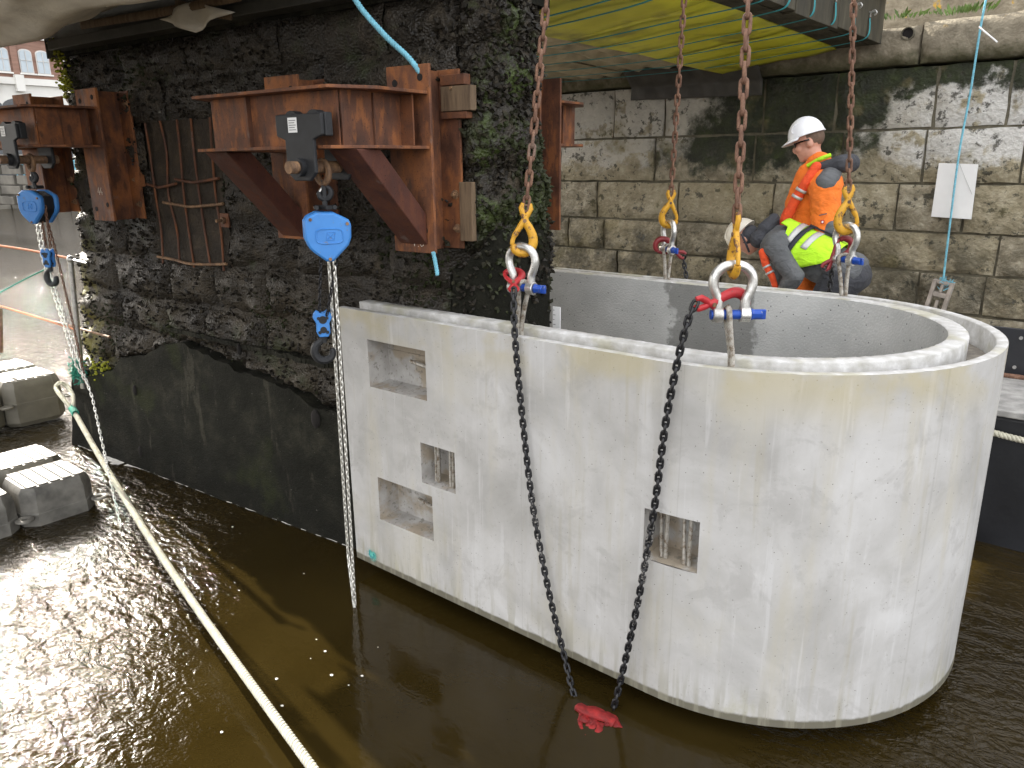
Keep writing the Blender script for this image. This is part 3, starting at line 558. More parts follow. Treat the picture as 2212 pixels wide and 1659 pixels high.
# teal spray mark with a scribbled stroke
mb = MB(); cx, cz_ = -3.70, .175; n = 28; mb.v = [Vector((cx, YF - .004, cz_))] + [Vector((cx + .065 * (1 + .1 * math.sin(3 * k)) * math.cos(6.283 * k / n), YF - .004, cz_ + .06 * math.sin(6.283 * k / n))) for k in range(n)]
mb.f = [(0, 1 + k, 1 + (k + 1) % n) for k in range(n)]; o = mb.build('spray_mark', M['spray'], sh, smooth=0, norm=False)
ca = o.data.color_attributes.new('Col', 'FLOAT_COLOR', 'POINT')
for i in range(n + 1): ca.data[i].color = (1, 1, 1, 1) if i == 0 else (0, 0, 0, 1)
mb = MB(); mb.tube(curve_pts([(cx - .022, YF - .006, cz_ + .03), (cx - .026, YF - .006, cz_ - .005), (cx - .008, YF - .006, cz_ - .026), (cx + .016, YF - .006, cz_ - .006), (cx + .014, YF - .006, cz_ + .018)], 5), .003, 5); mb.build('spray_stroke', M['teal'], sh)

# ------------------------------------------------------------ bridge decks overhead
dk = thing('bridge_deck', 'timber edged bridge deck with olive yellow soffit panels at upper right', 'bridge deck', (-2.55, 6.6, 3.7))
y = 5.6; k = 0
while y < 9.05:                                  # fascia: weathered upright boards facing outwards
    wd = random.uniform(.7, 1.1); y1 = min(y + wd, 9.1); mb = MB(); j = random.uniform(-.01, .01); mb.mm((-2.61 + j, y + .003, 3.837 + random.uniform(-.012, .012)), (-2.50 + j, y1 - .003, 4.5)); mb.build('fascia_board', M['timber'], dk, bev=.004); y = y1
mb = MB(); mb.mm((-2.66, 5.5, 4.33), (-2.38, 9.15, 4.43)); mb.build('capping_board', M['timber'], dk, bev=.006)
mb = MB(); mb.mm((-2.95, 5.6, 3.843), (-2.625, 9.1, 3.91)); mb.build('edge_beam', M['timber'], dk, bev=.004)
ps = [(-2.90, 3.855), (-3.17, 3.807), (-3.51, 3.789), (-3.87, 3.74), (-4.17, 3.704)]
for k, (y0, y1) in enumerate(((4.1, 5.75), (5.75, 7.45), (7.45, 9.02))):
    mb = MB()
    def fn(i, j):
        x, z = ps[i]; yy = y0 + .003 + (y1 - y0 - .006) * j / 12; return Vector((x - .07 * math.sin(yy * .75), yy, z - .024 * (yy - 4.1) / 5 + .010 * noise.noise(Vector((x * 2, yy * 1.5, 0)))))
    mb.grid(5, 13, fn); o = mb.build('soffit_panel', M['olive'], dk, smooth=20); m = o.modifiers.new('s', 'SOLIDIFY'); m.thickness = .015; m.offset = 0
for k in range(5):
    x0 = -4.18 - k * .66; mb = MB()
    mb.grid(14, 40, lambda i, j: Vector((x0 - .72 * i / 13, 4.3 + 4.8 * j / 39, 3.79 + .03 * (k % 2) + .042 * math.sin(i * 1.4) * (1 + .5 * math.sin(j * .3 + k)) + .06 * noise.noise(Vector((x0 + i * .1, j * .12, k))))))
    o = mb.build('corrugated_sheet', M['sheet'], dk, smooth=60); m = o.modifiers.new('s', 'SOLIDIFY'); m.thickness = .008
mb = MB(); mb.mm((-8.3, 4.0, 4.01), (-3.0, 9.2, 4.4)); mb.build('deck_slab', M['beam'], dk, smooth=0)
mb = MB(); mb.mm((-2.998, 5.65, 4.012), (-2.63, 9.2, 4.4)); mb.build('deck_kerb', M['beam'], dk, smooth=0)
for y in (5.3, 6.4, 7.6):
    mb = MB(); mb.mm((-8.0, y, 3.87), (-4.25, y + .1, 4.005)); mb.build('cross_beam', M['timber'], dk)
mb = MB()
mb.grid(40, 14, lambda i, j: Vector((-5.5 + 1.75 * i / 39, YW - .07 - .19 * max(0, j / 13 - .45) * 2 + .018 * math.sin(i * .9 + j * .2), 3.46 - .036 * (i / 39) + .34 * j / 13)))
o = mb.build('rubber_mat', M['rubber'], smooth=60); tag(o, 'dark ribbed rubber sheet hanging against the quay wall below the deck', 'rubber sheet'); m = o.modifiers.new('s', 'SOLIDIFY'); m.thickness = .012
for k, y in enumerate((4.96, 5.26, 5.99, 6.41, 6.96, 7.5, 8.05, 8.53)):
    pts = [(-2.485, y + .02, 4.03), (-2.485, y, 3.86), (-2.66, y - .02, 3.812), (-3.15, y - .07, 3.768), (-4.0, y - .15, 3.690), (-5.1, y - .24, 3.66), (-6.8, y - .36, 3.66)]
    if y < 5.6: pts = [(-2.93, y, 3.99), (-2.93, y, 3.85)] + pts[3:]
    t = thing('webbing_strap', 'teal webbing strap running under the bridge soffit', 'strap', pts[0], 0, 'teal straps under the bridge soffit')
    mb = MB(); P = curve_pts(pts, 5); mb.grid(len(P), 2, lambda i, j: P[i] + Vector((0, (j - .5) * .034, -.006)));
    o = mb.build('webbing', M['teal'], t, smooth=60, norm=False); m = o.modifiers.new('s', 'SOLIDIFY'); m.thickness = .003
    mb = MB(); h = Vector(pts[0]); mb.tube(curve_pts([h, h + Vector((.0, 0, .035)), h + Vector((.03, 0, .06)), h + Vector((.055, 0, .035)), h + Vector((.035, 0, .014))], 4), .008, 6); mb.cyl(h + Vector((.035, 0, .045)), h + Vector((-.035, 0, .05)), .007, 6); mb.build('hook', M['galv'], t)
# left span: soffit, steel edge beam, tarpaulin and lashing battens
ld = thing('scaffold_soffit', 'dark underside of the neighbouring span above the rusty brackets', 'bridge deck', (-6, 1.5, 3.7))
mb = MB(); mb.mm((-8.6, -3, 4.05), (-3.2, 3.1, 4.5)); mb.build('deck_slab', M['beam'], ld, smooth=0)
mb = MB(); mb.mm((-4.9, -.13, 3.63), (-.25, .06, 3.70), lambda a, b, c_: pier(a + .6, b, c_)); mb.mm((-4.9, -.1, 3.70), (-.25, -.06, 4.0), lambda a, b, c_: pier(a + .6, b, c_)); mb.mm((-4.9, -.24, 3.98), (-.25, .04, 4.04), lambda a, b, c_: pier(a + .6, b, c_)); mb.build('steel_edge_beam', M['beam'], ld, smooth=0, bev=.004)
mb = MB(); mb.mm((-4.6, -.0, 3.60), (.0, .75, 4.3), pier); mb.build('bearing_block', M['skirt'], ld, smooth=0)
mb = MB()
mb.grid(80, 44, lambda i, j: Vector((-8.9 + 5.3 * i / 79, 1.0 + 1.85 * j / 43 + .06 * math.sin(i * .2), 3.84 - (.27 - .05 * i / 79) * math.exp(-((j - 30) / 9.) ** 2) - .04 * (1 - j / 43) + .03 * fbm((i * .08, j * .14, 2), 3) + .016 * math.sin(j * .9 + i * .05))))
o = mb.build('tarpaulin', M['tarp'], smooth=70); tag(o, 'sagging grey tarpaulin slung under the bridge at upper left', 'tarpaulin'); m = o.modifiers.new('s', 'SOLIDIFY'); m.thickness = .004
for k, (a, b) in enumerate((((175, 55), (520, -8)), ((160, 52), (300, 62)), ((380, 8), (500, 34)))):
    p, q = aty(*a, 2.92 + .04 * k), aty(*b, 3.0 + .03 * k); mb = MB(); mb.tube([p, p.lerp(q, .5) + Vector((0, 0, -.01)), q], .028, 6, flat=((0, 1, 0), .35)); mb.build('batten', M['packer'], ld)
mb = MB(); q = [atv(345, 42, -.2), atv(418, 70, -.2), atv(500, 25, -.2), atv(415, 2, -.2)]; mb.grid(8, 8, lambda i, j: q[0].lerp(q[1], i / 7).lerp(q[3].lerp(q[2], i / 7), j / 7) + Vector((0, .03 * math.sin(i + j), 0))); o = mb.build('loose_sheet', M['tarp'], ld); m = o.modifiers.new('s', 'SOLIDIFY'); m.thickness = .005

# ------------------------------------------------------------ rusty steel brackets
def bracket(label, uc, zo, side, half, depth, struts, cross=True, n_right=True):
    """H section posts bolted to the pier, cantilever arms, a runway beam across their ends"""
    base = pier(uc, -.03 if side < 0 else .78, 2.22 + zo)
    t = thing('steel_bracket', label, 'bracket', base, A_)
    F = lambda u, w_, z: pier(uc + u, (-w_ - .03) if side < 0 else (.78 + w_), z + zo)
    H, b = .27, .30
    for sgn in ((-1, 1) if n_right else (1,)):
        pc = sgn * half; z0, z1 = 2.22 + (.03 if sgn < 0 else 0), 3.205 + (.015 if sgn < 0 else 0)
        mb = MB(); mb.mm((pc - b / 2, H - .02, z0), (pc + b / 2, H, z1), F); mb.mm((pc - .008, .018, z0), (pc + .008, H - .018, z1 - .01), F); mb.mm((pc - b / 2, 0, z0 + .005), (pc + b / 2, .018, z1 - .005), F)
        po = mb.build('post', M['rust'], t, smooth=0, bev=.003)
        hz = 2.22
        for u, z, bolt in ((-.09, 2.31, 1), (.085, 2.345, 1), (-.09, 3.12, 0), (.09, 3.14, 0)):
            mb = MB(); c0 = F(pc + u, H, z); d = (F(0, 1, 0) - F(0, 0, 0))
            mb.cyl(c0 + d * .0005, c0 + d * .002, .019, 14); mb.build('bolt_hole_shade', M['dark'], po)  # solid dark disc on the flange; the hole's shade is put into its colour
        for u, z in ((.115, 2.34), (.115, 3.10), (.105, 2.53)):
            mb = MB(); c0 = F(pc + u, .018, z); d = (F(0, 1, 0) - F(0, 0, 0)); mb.cyl(c0, c0 + d * .005, .026, 14); mb.cyl(c0, c0 + d * .02, .017, 6); mb.cyl(c0, c0 + d * .034, .009, 8); mb.build('bolt', M['bolt'], po)
        # cantilever arm: web and flanges out to the runway beam
        zt, zb = 3.062, 2.785; mb = MB(); fw = .28 if sgn > 0 else .24
        mb.mm((pc - .006, H + .001, zb), (pc + .006, depth - .006, zt), F)
        for z in (zb, zt):
            poly = [(pc - fw / 2, H + .002), (pc + fw / 2, H + .002), (pc + fw / 2, depth - .12), (pc + .02, depth + .095), (pc - fw / 2, depth + .095)] if sgn > 0 else [(pc - fw / 2, H + .002), (pc + fw / 2, H + .002), (pc + fw / 2, depth - .02), (pc + .06, depth + .095), (pc - .03, depth + .095), (pc - fw / 2, depth - .06)]
            n = len(poly); b0 = len(mb.v); mb.v += [F(a, c_, z - .008) for a, c_ in poly] + [F(a, c_, z + .008) for a, c_ in poly]
            mb.f += [tuple(b0 + i for i in range(n)), tuple(b0 + n + i for i in range(n))] + [(b0 + i, b0 + (i + 1) % n, b0 + n + (i + 1) % n, b0 + n + i) for i in range(n)]
        mb.build('arm', M['rust'], t, smooth=0, bev=.002)
        for w_, th in ((H + .06, .012), (H + (depth - H) * .55, .008)):
            mb = MB(); mb.mm((pc + .007, w_, zb + .012), (pc + (.09 if th > .01 else .018), w_ + th, zt - .012), F); mb.build('stiffener', M['rust2'], t, smooth=0)
        if struts:
            # square hollow strut from below the arm back down to the post
            p0 = (H + .42, zb - .01); p1 = (H + .012, 2.36); d = Vector((0, p1[0] - p0[0], p1[1] - p0[1])).normalized(); nrm = Vector((0, d.z, -d.y)) * .06; mb = MB(); vs_ = []
            for (w_, z), cut in ((p0, 0), (p1, 1)):
                for uu, kk in ((-.10, -1), (.10, -1), (.10, 1), (-.10, 1)):
                    q = Vector((pc + uu, w_, z)) + nrm * kk
                    if not cut: q = q + d * ((zb - .010 - q.z) / d.z)
                    else: q = q + d * ((H + .003 - q.y) / d.y)
                    vs_.append(F(*q))
            mb.add(vs_, [(0, 1, 2, 3), (7, 6, 5, 4), (0, 4, 5, 1), (1, 5, 6, 2), (2, 6, 7, 3), (3, 7, 4, 0)]); mb.build('strut', M['rust_strut'], t, smooth=0, bev=.006)
    if cross:
        mb = MB(); u0, u1 = -half + .008, half - .008; mb.mm((u0, depth - .006, zb + .009), (u1, depth + .006, zt - .009), F)
        mb.mm((u0 + .03, depth - .095, zb - .0075), (u1 - .02, depth + .098, zb + .0085), F); mb.mm((u0 + .03, depth - .095, zt - .0085), (u1 - .02, depth + .098, zt + .0075), F); mb.build('runway_beam', M['rust'], t, smooth=0, bev=.002)
        for u in (-half + .34,):
            mb = MB(); mb.mm((u, depth + .0065, zb + .012), (u + .014, depth + .035, zt - .012), F); mb.build('stiffener', M['rust2'], t, smooth=0)
    return t, F
brA, FA = bracket('large rusted steel bracket with diagonal struts in the centre of the pier face', -.75, 0, -1, .51, .77, True)
brB, FB = bracket('rusted steel bracket at the far left end of the pier carrying the far hoist', -4.02, .072, -1, .51, .66, False)
brC, FC = bracket('rusted steel bracket on the hidden side of the pier showing past its nose', -.75, .03, 1, .51, .70, False, True, True)
# timber packers and steel shims beside the right post
for z0, z1, u1, mt, nm in ((2.98, 3.11, .20, 'packer', 'timber_packer'), (3.115, 3.17, .16, 'rust2', 'steel_shim'), (2.94, 2.975, .17, 'rust2', 'steel_shim')):
    mb = MB(); mb.mm((-.20, -.075, z0), (u1 - .19, -.02, z1), pier); o = mb.build(nm, M[mt], brA, smooth=0, bev=.003)
mb = MB(); mb.mm((-.10, -.06, 2.27), (-.01, -.02, 2.60), pier); mb.build('timber_packer', M['packer'], brA, smooth=0, bev=.004)
mb = MB(); mb.mm((-3.39, -.07, 2.55), (-3.33, -.02, 2.66), pier); mb.build('steel_shim', M['rust'], brB, smooth=0)
# chalk figures on the posts
def chalk(F, strokes, u0, z0, w_, k, parent):
    mb = MB()
    for st in strokes: mb.tube([F(u0 + a * k, w_ + .001, z0 + b * k) for a, b in st], .0022, 4)
    mb.build('chalk_mark', M['chalk'], parent)
four = [[(.35, 1), (0, .35), (.6, .35)], [(.42, .6), (.42, 0)]]; six = [[(.5, 1), (.15, .7), (0, .3), (.2, 0), (.5, .15), (.45, .45), (.1, .4)]]; dot = [[(0, 0), (.08, 0)]]
chalk(FA, four + [[(a + .95, b) for a, b in s_] for s_ in dot] + [[(a + 1.25, b) for a, b in s_] for s_ in six], .51 - .02, 2.255, .27, .05, brA)
chalk(FA, four, -.51 - .12, 2.39, .27, .06, brA)
chalk(FB, four + [[(a + .65, b) for a, b in s_] for s_ in four], .51 - .03, 2.42, .27, .055, brB)

# ------------------------------------------------------------ trolleys and chain hoists
def link_mesh(name, p, r, mat, n=8, m=20):
    """one oval link, pitch p, wire radius r"""
    mb = MB(); hw = r * 1.35 + r * .35; hl = p / 2 + r; pts = []
    for k in range(m):
        a = 2 * math.pi * k / m; c_, s_ = math.cos(a), math.sin(a); pts.append(Vector((hw * c_, 0, (hl - hw) * (1 if s_ > 0 else -1) * (1 if abs(s_) > 1e-6 else 0) + hw * s_)))
    mb.tube(pts, r, n, closed=True)
    me = bpy.data.meshes.new(name); me.from_pydata(mb.v, [], mb.f); me.shade_smooth(); me.materials.append(mat); return me
def chain(path, me, p, parent, mats=None, roll=0.4, joined=None, name='link'):
    P = [Vector(q) for q in path]; L = [0]
    for i in range(1, len(P)): L.append(L[-1] + (P[i] - P[i - 1]).length)
    n = int(L[-1] / p); j = 0; inv = parent.matrix_basis.inverted() if parent.parent is None else (parent.parent.matrix_basis @ parent.matrix_basis).inverted(); allm = MB()
    for i in range(n):
        d = p * (i + .5)
        while j < len(P) - 2 and L[j + 1] < d: j += 1
        pos = P[j].lerp(P[j + 1], (d - L[j]) / (L[j + 1] - L[j])); z = (P[j + 1] - P[j]).normalized(); x = Vector((math.cos(roll), math.sin(roll), 0)); x = (x - z * x.dot(z)).normalized(); y = z.cross(x)
        if i % 2: x, y = y, -x
        wob = Matrix.Rotation(random.uniform(-.16, .16), 4, 'Z')
        Mx = Matrix.Translation(pos) @ Matrix((x, y, z)).transposed().to_4x4() @ wob
        if joined: allm.add([Mx @ v.co for v in me.vertices], [tuple(q.vertices) for q in me.polygons])
        else:
            o = bpy.data.objects.new(name, mats(i, n) if mats else me); C.objects.link(o); o.parent = parent; o.matrix_basis = inv @ Mx
    if joined: return allm.build(joined, me.materials[0], parent, smooth=180, norm=False)
L_hand = link_mesh('hand_chain_link', .030, .0044, M['silver'], 5, 12); L_load = link_mesh('load_chain_link', .024, .004, M['blk'], 5, 12); L_rload = link_mesh('rust_load_link', .024, .004, M['rust_chain'], 5, 12)
def hook_curve(o, ax, up, k, flip=1, mouth=.25):
    o, ax, up = Vector(o), Vector(ax) * flip, Vector(up); return [o + ax * (a * k) + up * (b * k) for a, b in ((0, 1.0), (.02, .78), (.16, .62), (.38, .42), (.44, .12), (.28, -.16), (.0, -.24), (-.26, -.12), (-.34, .12), (-.30, .26))]
def forged(mb, pts, r, flat=None): 
    P = curve_pts(pts, 5); n = len(P); mb.tube(P, [r * (.62 + .55 * math.sin(math.pi * min(1, max(0, (i / n - .05) * 1.05))) ** .8) for i in range(n)], 9, flat=flat)
Zv = Vector((0, 0, 1))
def trolley(label, F, u, depth, parent_name='beam_trolley'):
    t = thing('beam_trolley', label, 'trolley', F(u, depth, 2.5)); zb = 2.785
    for sgn, nm in ((1, 'side_plate'), (-1, 'side_plate')):
        w0 = depth + sgn * .125; hb = .165 if sgn > 0 else .118; mb = MB(); poly = [(-hb, 2.84), (-hb, 2.94), (hb, 2.94), (hb, 2.84), (.10, 2.82), (.10, 2.665), (.055, 2.625), (-.055, 2.625), (-.105, 2.665), (-.105, 2.82)]
        a = F(0, 1, 0) - F(0, 0, 0); ux = F(1, 0, 0) - F(0, 0, 0); zo = F(0, 0, 0).z
        mb.prism(poly, F(u, w0, 0) , ux, Zv, a, -.011, .011); mb.mm((u - hb - .005, w0 - sgn * .012, 2.835), (u - hb + .04, w0 - sgn * .06, 2.945), F); mb.mm((u + hb - .04, w0 - sgn * .012, 2.835), (u + hb + .005, w0 - sgn * .06, 2.945), F)
        sp_ = mb.build('side_plate', M['blkpaint'], t, smooth=0, bev=.006)
        for du in ((-.085, .075) if sgn > 0 else (-.06, .055)):
            mb = MB(); c0 = F(u + du, w0 - sgn * .02, 2.905); mb.cyl(c0, c0 - a * sgn * .05, .055, 20); mb.build('wheel', M['blkpaint'], t)
        if sgn > 0:
            mb = MB(); mb.mm((u - .07, w0 + .012, 2.855), (u - .005, w0 + .0135, 2.925), F); pl = mb.build('label_plate', M['whiteb'], t, smooth=0)
            mb = MB()
            for k in range(5): mb.mm((u - .062, w0 + .0138, 2.866 + k * .011), (u - .062 + .05 * (1 - .18 * (k % 2)), w0 + .0145, 2.869 + k * .011), F)
            mb.build('label_print', M['greyf'], pl, smooth=0)
    mb = MB(); mb.cyl(F(u, depth - .20, 2.69), F(u, depth + .215, 2.69), .030, 16); mb.build('axle', M['bolt'], t)
    mb = MB(); mb.cyl(F(u, depth + .136, 2.69), F(u, depth + .165, 2.69), .044, 18); mb.cyl(F(u, depth - .136, 2.69), F(u, depth - .165, 2.69), .044, 18); mb.build('collar', M['blkpaint'], t)
    mb = MB(); pts = [F(u + .045 * math.cos(q) , depth, 2.665 + .055 * math.sin(q)) for q in [2 * math.pi * k / 18 for k in range(18)]]; mb.tube(pts, .017, 8, closed=True); mb.build('suspension_eye', M['bolt'], t)
    return t
def hoist(label, P, yaw, rust_load, hand_paths, load_paths, lowp, lk=1):
    """chain block: P is the top of its hook; yaw turns the blue cover"""
    t = thing('chain_hoist', label, 'hoist', P - Vector((0, 0, .45))); ax = Vector((math.cos(yaw), math.sin(yaw), 0)); fw = Vector((math.sin(yaw), -math.cos(yaw), 0))
    mb = MB(); forged(mb, [p - Zv * .105 for p in [P + (q - P) for q in hook_curve(P - Zv * .0, ax, -Zv * -1, .075, 1)]], .014); 
    mb.cyl(P - Zv * .03, P - Zv * .16, .014, 10); mb.build('top_hook', M['blkpaint'], t)
    mb = MB(); mb.tube([P - Zv * .055 - ax * .0, P - Zv * .10 - ax * .035], .006, 6); mb.build('safety_latch', M['galv'], t)
    B = P - Zv * .20
    mb = MB(); mb.box(tuple(P - Zv * .165), (.09, .05, .022)); 
    for sg in (-1, 1): mb.cyl(P - Zv * .165 + ax * .045 * sg - fw * .03, P - Zv * .165 + ax * .045 * sg + fw * .035, .013, 10)
    mb.build('yoke', M['blkpaint'], t, bev=.003)
    poly = [(-.055, .015), (.035, .012), (.108, -.025), (.118, -.05), (.116, -.115), (.100, -.155), (.075, -.18), (.018, -.235), (-.018, -.235), (-.075, -.19), (-.100, -.165), (-.118, -.12), (-.116, -.03), (-.100, -.008)]
    mb = MB(); mb.prism([(a * .9, b * .94 - .008) for a, b in poly], B, ax, Zv, fw, -.055, .035); mb.build('gear_case', M['blkpaint'], t, smooth=30, bev=.008)
    for s0, s1 in ((.036, .078), (-.095, -.056)):
        mb = MB(); mb.prism(poly, B, ax, Zv, fw, s0, s1); cv = mb.build('cover', M['bluepaint'], t, smooth=30, bev=.012)
        if s0 > 0:
            mb = MB(); rr = [(.068 * math.copysign(abs(math.cos(q)) ** .5, math.cos(q)) + .005, .037 * math.copysign(abs(math.sin(q)) ** .5, math.sin(q)) - .105) for q in [2 * math.pi * k / 28 for k in range(28)]]
            mb.tube([B + ax * a + Zv * b + fw * .079 for a, b in rr], .004, 6, closed=True)
            for st in ([(-.012, -.125), (-.004, -.085), (.034, -.085), (.026, -.125), (-.012, -.125)], [(-.008, -.09), (.022, -.12)], [(.028, -.09), (-.006, -.12)]): mb.tube([B + ax * a + Zv * b + fw * .0785 for a, b in st], .0022, 5)
            mb.build('embossed_emblem', M['bluepaint'], cv)
            for a, b in ((-.085, -.02), (.098, -.045), (0, -.222)):
                mb = MB(); q = B + ax * a + Zv * b; mb.cyl(q + fw * .078, q + fw * .085, .009, 6); mb.build('cover_bolt', M['bolt'], cv)
    for pth in hand_paths: chain(pth, L_hand, .030, t, joined='hand_chain', roll=yaw + .8)
    for pth in load_paths: chain(pth, L_rload if rust_load else L_load, .024, t, joined='load_chain', roll=yaw + .5)
    Q = Vector(lowp); poly2 = [(-.045, .05), (-.03, .068), (-.01, .056), (.01, .056), (.03, .068), (.045, .05), (.05, .03), (.034, 0), (.036, -.05), (.024, -.075), (-.024, -.075), (-.036, -.05), (-.034, 0), (-.05, .03)]
    lb = MB(); lb.prism(poly2, Q, ax, Zv, fw, .012, .028); lb.prism(poly2, Q, ax, Zv, fw, -.028, -.012); lo = lb.build('lower_block', M['bluepaint'], t, smooth=20, bev=.004)
    mb = MB()
    for a, b in ((-.022, .03), (.022, .03), (-.02, -.048), (.02, -.048)): mb.cyl(Q + ax * a + Zv * b - fw * .033, Q + ax * a + Zv * b + fw * .034, .009, 8)
    mb.cyl(Q + Zv * .02 - fw * .02, Q + Zv * .02 + fw * .03, .022, 12); mb.cyl(Q - Zv * .035 - fw * .02, Q - Zv * .035 + fw * .03, .018, 12); mb.build('block_bolts', M['blkpaint'], lo)
    mb = MB(); H0 = Q - Zv * .15; forged(mb, hook_curve(H0 - Zv * .03, -ax, Zv, .125), .020); mb.cyl(Q - Zv * .06, Q - Zv * .11, .016, 10); mb.build('bottom_hook', M['blkpaint'], t)
    return t
uA = -.395 + .75; trA = trolley('black beam trolley with white label on the near bracket', FA, uA, .77)
PA = FA(uA + .0, .77, 2.655); yA = 1.0
ct = lambda px, py: atv(px, py, -.80)
def drop(a, b, s=.0): return [Vector(a).lerp(Vector(b), t) for t in (0, .5, 1)]
e1, e2 = atz(768, 1318, -.05), atz(757, 1290, -.02)
hA = hoist('blue chain hoist hanging under the near bracket in front of the shell', PA, yA, False,
    [drop(ct(707, 515), aty(752, 1200, 2.72)), drop(ct(719, 515), atz(768, 1320, -.04)), drop(aty(752, 1200, 2.72), atz(767, 1325, -.04))],
    [drop(ct(694, 505), ct(690, 682)), drop(ct(728, 505) + Vector((0, .03, 0)), ct(706, 682))], ct(697, 697))
uB = -3.70 + 4.02; trB = trolley('black beam trolley on the far left bracket', FB, uB, .66)
PB = FB(uB, .66, 2.655); cb = lambda px, py: atv(px, py, -.69)
hB = hoist('blue chain hoist hanging under the far left bracket above the water', PB, .35, True,
    [[cb(80, 445), cb(100, 560), cb(150, 720), cb(200, 860), atz(262, 1145, -.03)], [cb(72, 445), cb(92, 560), cb(165, 790), cb(196, 840)]],
    [drop(cb(86, 445), cb(101, 540)), [cb(94, 445), cb(125, 560), cb(158, 700), cb(186, 830)], drop(cb(98, 445), cb(110, 540))], cb(105, 556))

# ------------------------------------------------------------ lifting gear: rusty chain legs, yellow hooks, shackles, wire loops
APEX = Vector((-1.97, 4.15, 12.1))
L_rust = link_mesh('rusty_link', .062, .0080, M['rust_chain'], 8, 18); L_blk = link_mesh('black_link', .034, .0069, M['blk'], 8, 16); L_mud = link_mesh('muddy_link', .034, .0069, M['blkmud'], 8, 16)
vx = Vector((RX.x, RX.y, 0)).normalized(); vy = Vector((-RX.y, RX.x, 0)).normalized()        # across / along the line of sight
def clevis_hook(parent, tip, up, ax, k, mat, latch, nm='hook', gap=1):
    """self locking hook: tip is the eye that takes the chain, body hangs the other way from up"""
    up = Vector(up).normalized(); ax = Vector(ax); ax = (ax - up * ax.dot(up)).normalized(); th = up.cross(ax).normalized(); T = Vector(tip)
    W = lambda a, b: T + ax * (a * k) - up * (b * k)
    mb = MB(); mb.tube([W(-.09, -.02), W(-.12, .10), W(-.06, .26), W(0, .34)], [.055 * k, .075 * k, .075 * k, .08 * k], 8, flat=(th, .75)); mb.tube([W(.09, -.02), W(.12, .10), W(.06, .26), W(0, .34)], [.055 * k, .075 * k, .075 * k, .08 * k], 8, flat=(th, .75))
    body = curve_pts([W(0, .30), W(.02, .44), W(.14, .60), W(.25, .80), W(.27, 1.0), W(.18, 1.18), W(0, 1.25), W(-.17, 1.19), W(-.25, 1.06)], 5); n = len(body)
    mb.tube(body, [k * (.085 + .035 * math.sin(math.pi * i / n)) for i in range(n)], 10, flat=(th, .8)); ho = mb.build(nm, mat, parent, smooth=60)
    mb = MB(); mb.tube(curve_pts([W(-.01, .40), W(-.12, .62), W(-.24, .86), W(-.27, 1.06)], 4), [.085 * k] * 4 + [.075 * k] * 4 + [.06 * k] * 4 + [.05 * k], 8, flat=(th, .8)); mb.build('latch', mat, ho, smooth=60)
    mb = MB(); q = W(0, .42); mb.cyl(q - th * .085 * k, q + th * .085 * k, .05 * k, 10); mb.cyl(W(-.1, .03), W(.1, .03), .03 * k, 8); mb.build('hook_pin', M['bolt'], ho)
    return ho, W(.0, 1.13)
def shackle(label, pin, a, up, k=1, wr=1):
    """bow shackle: pin centre, pin axis a, bow towards up"""
    a = Vector(a).normalized(); up = Vector(up); up = (up - a * up.dot(a)).normalized(); f = a.cross(up); S = Vector(pin)
    t = thing('bow_shackle', label, 'shackle', S - Zv * .04, 0, 'galvanised lifting shackles'); W = lambda x, z: S + a * x * k + up * z * k
    L = [(-.057, -.004), (-.057, .045), (-.060, .07), (-.074, .10), (-.082, .135), (-.074, .170), (-.045, .198), (0, .208), (.045, .198), (.074, .170), (.082, .135), (.074, .10), (.060, .07), (.057, .045), (.057, -.004)]
    mb = MB(); P = curve_pts([W(x, z) for x, z in L], 4); n = len(P); mb.tube(P, [.0205 * k] * n, 12)
    for sg in (-1, 1): mb.cyl(W(sg * .057, 0) - a * .021 * k, W(sg * .057, 0) + a * .021 * k, .034 * k, 20)
    mb.build('bow', M['galv'], t, smooth=50, bev=.004)
    mb = MB(); mb.cyl(W(-.086, 0), W(.08, 0), .0205 * k, 16); mb.build('pin', M['bluepin'], t)
    mb = MB(); q = W(.079, 0); mb.lathe([(.025 * k, 0), (.027 * k, .006 * k), (.022 * k, .02 * k), (.0215 * k, .05 * k)], q, a, 6); mb.box((0, 0, 0), (.05 * k, .016 * k, .042 * k), lambda x, y, z: q + a * (x + .042 * k) + f * y + up * z); mb.build('pin_head', M['bluepin'], t, smooth=20, bev=.004)
    return t, W
def wire_loop(base, pinc, f, spread, mat='wire'):
    base, pinc, f = Vector(base), Vector(pinc), Vector(f); top = pinc + Zv * .025; s_ = spread
    pts = [base - f * .012 - Zv * .06, base - f * .012, base.lerp(pinc, .5) - f * s_ * .6, pinc - f * s_, pinc - f * s_ * .7 + Zv * .024, top + Zv * .006, pinc + f * s_ * .7 + Zv * .024, pinc + f * s_, base.lerp(pinc, .5) + f * s_ * .6, base + f * .012, base + f * .012 - Zv * .06]
    twist(curve_pts(pts, 6), .0085, 6, .075, .0052, 5, .010).build('lifting_loop', M[mat], sh, smooth=80, norm=False)
    mb = MB(); mb.tube([base + Vector((.032 * math.cos(q), .032 * math.sin(q), -.075)) for q in [6.283 * k / 16 for k in range(16)]], .006, 6, closed=True); mb.build('ferrule_ring', M['galv'], sh)
def leg(label, hook_tip, flip_ax, k=.20):
    d = (APEX - Vector(hook_tip)).normalized(); t = thing('rusty_chain_sling', label, 'chain', Vector(hook_tip) - d * k * 1.25, 0, 'rusty crane chains')
    ho, seat = clevis_hook(t, hook_tip, d, flip_ax, k, M['yel'], 1); n = 46
    p0 = Vector(hook_tip) - d * .03; chain([p0, p0 + d * 3.0], L_rust, .062, t, roll=random.random() * .6 + .2); return seat
gy = YF + .105                                    # middle of the groove, front wall
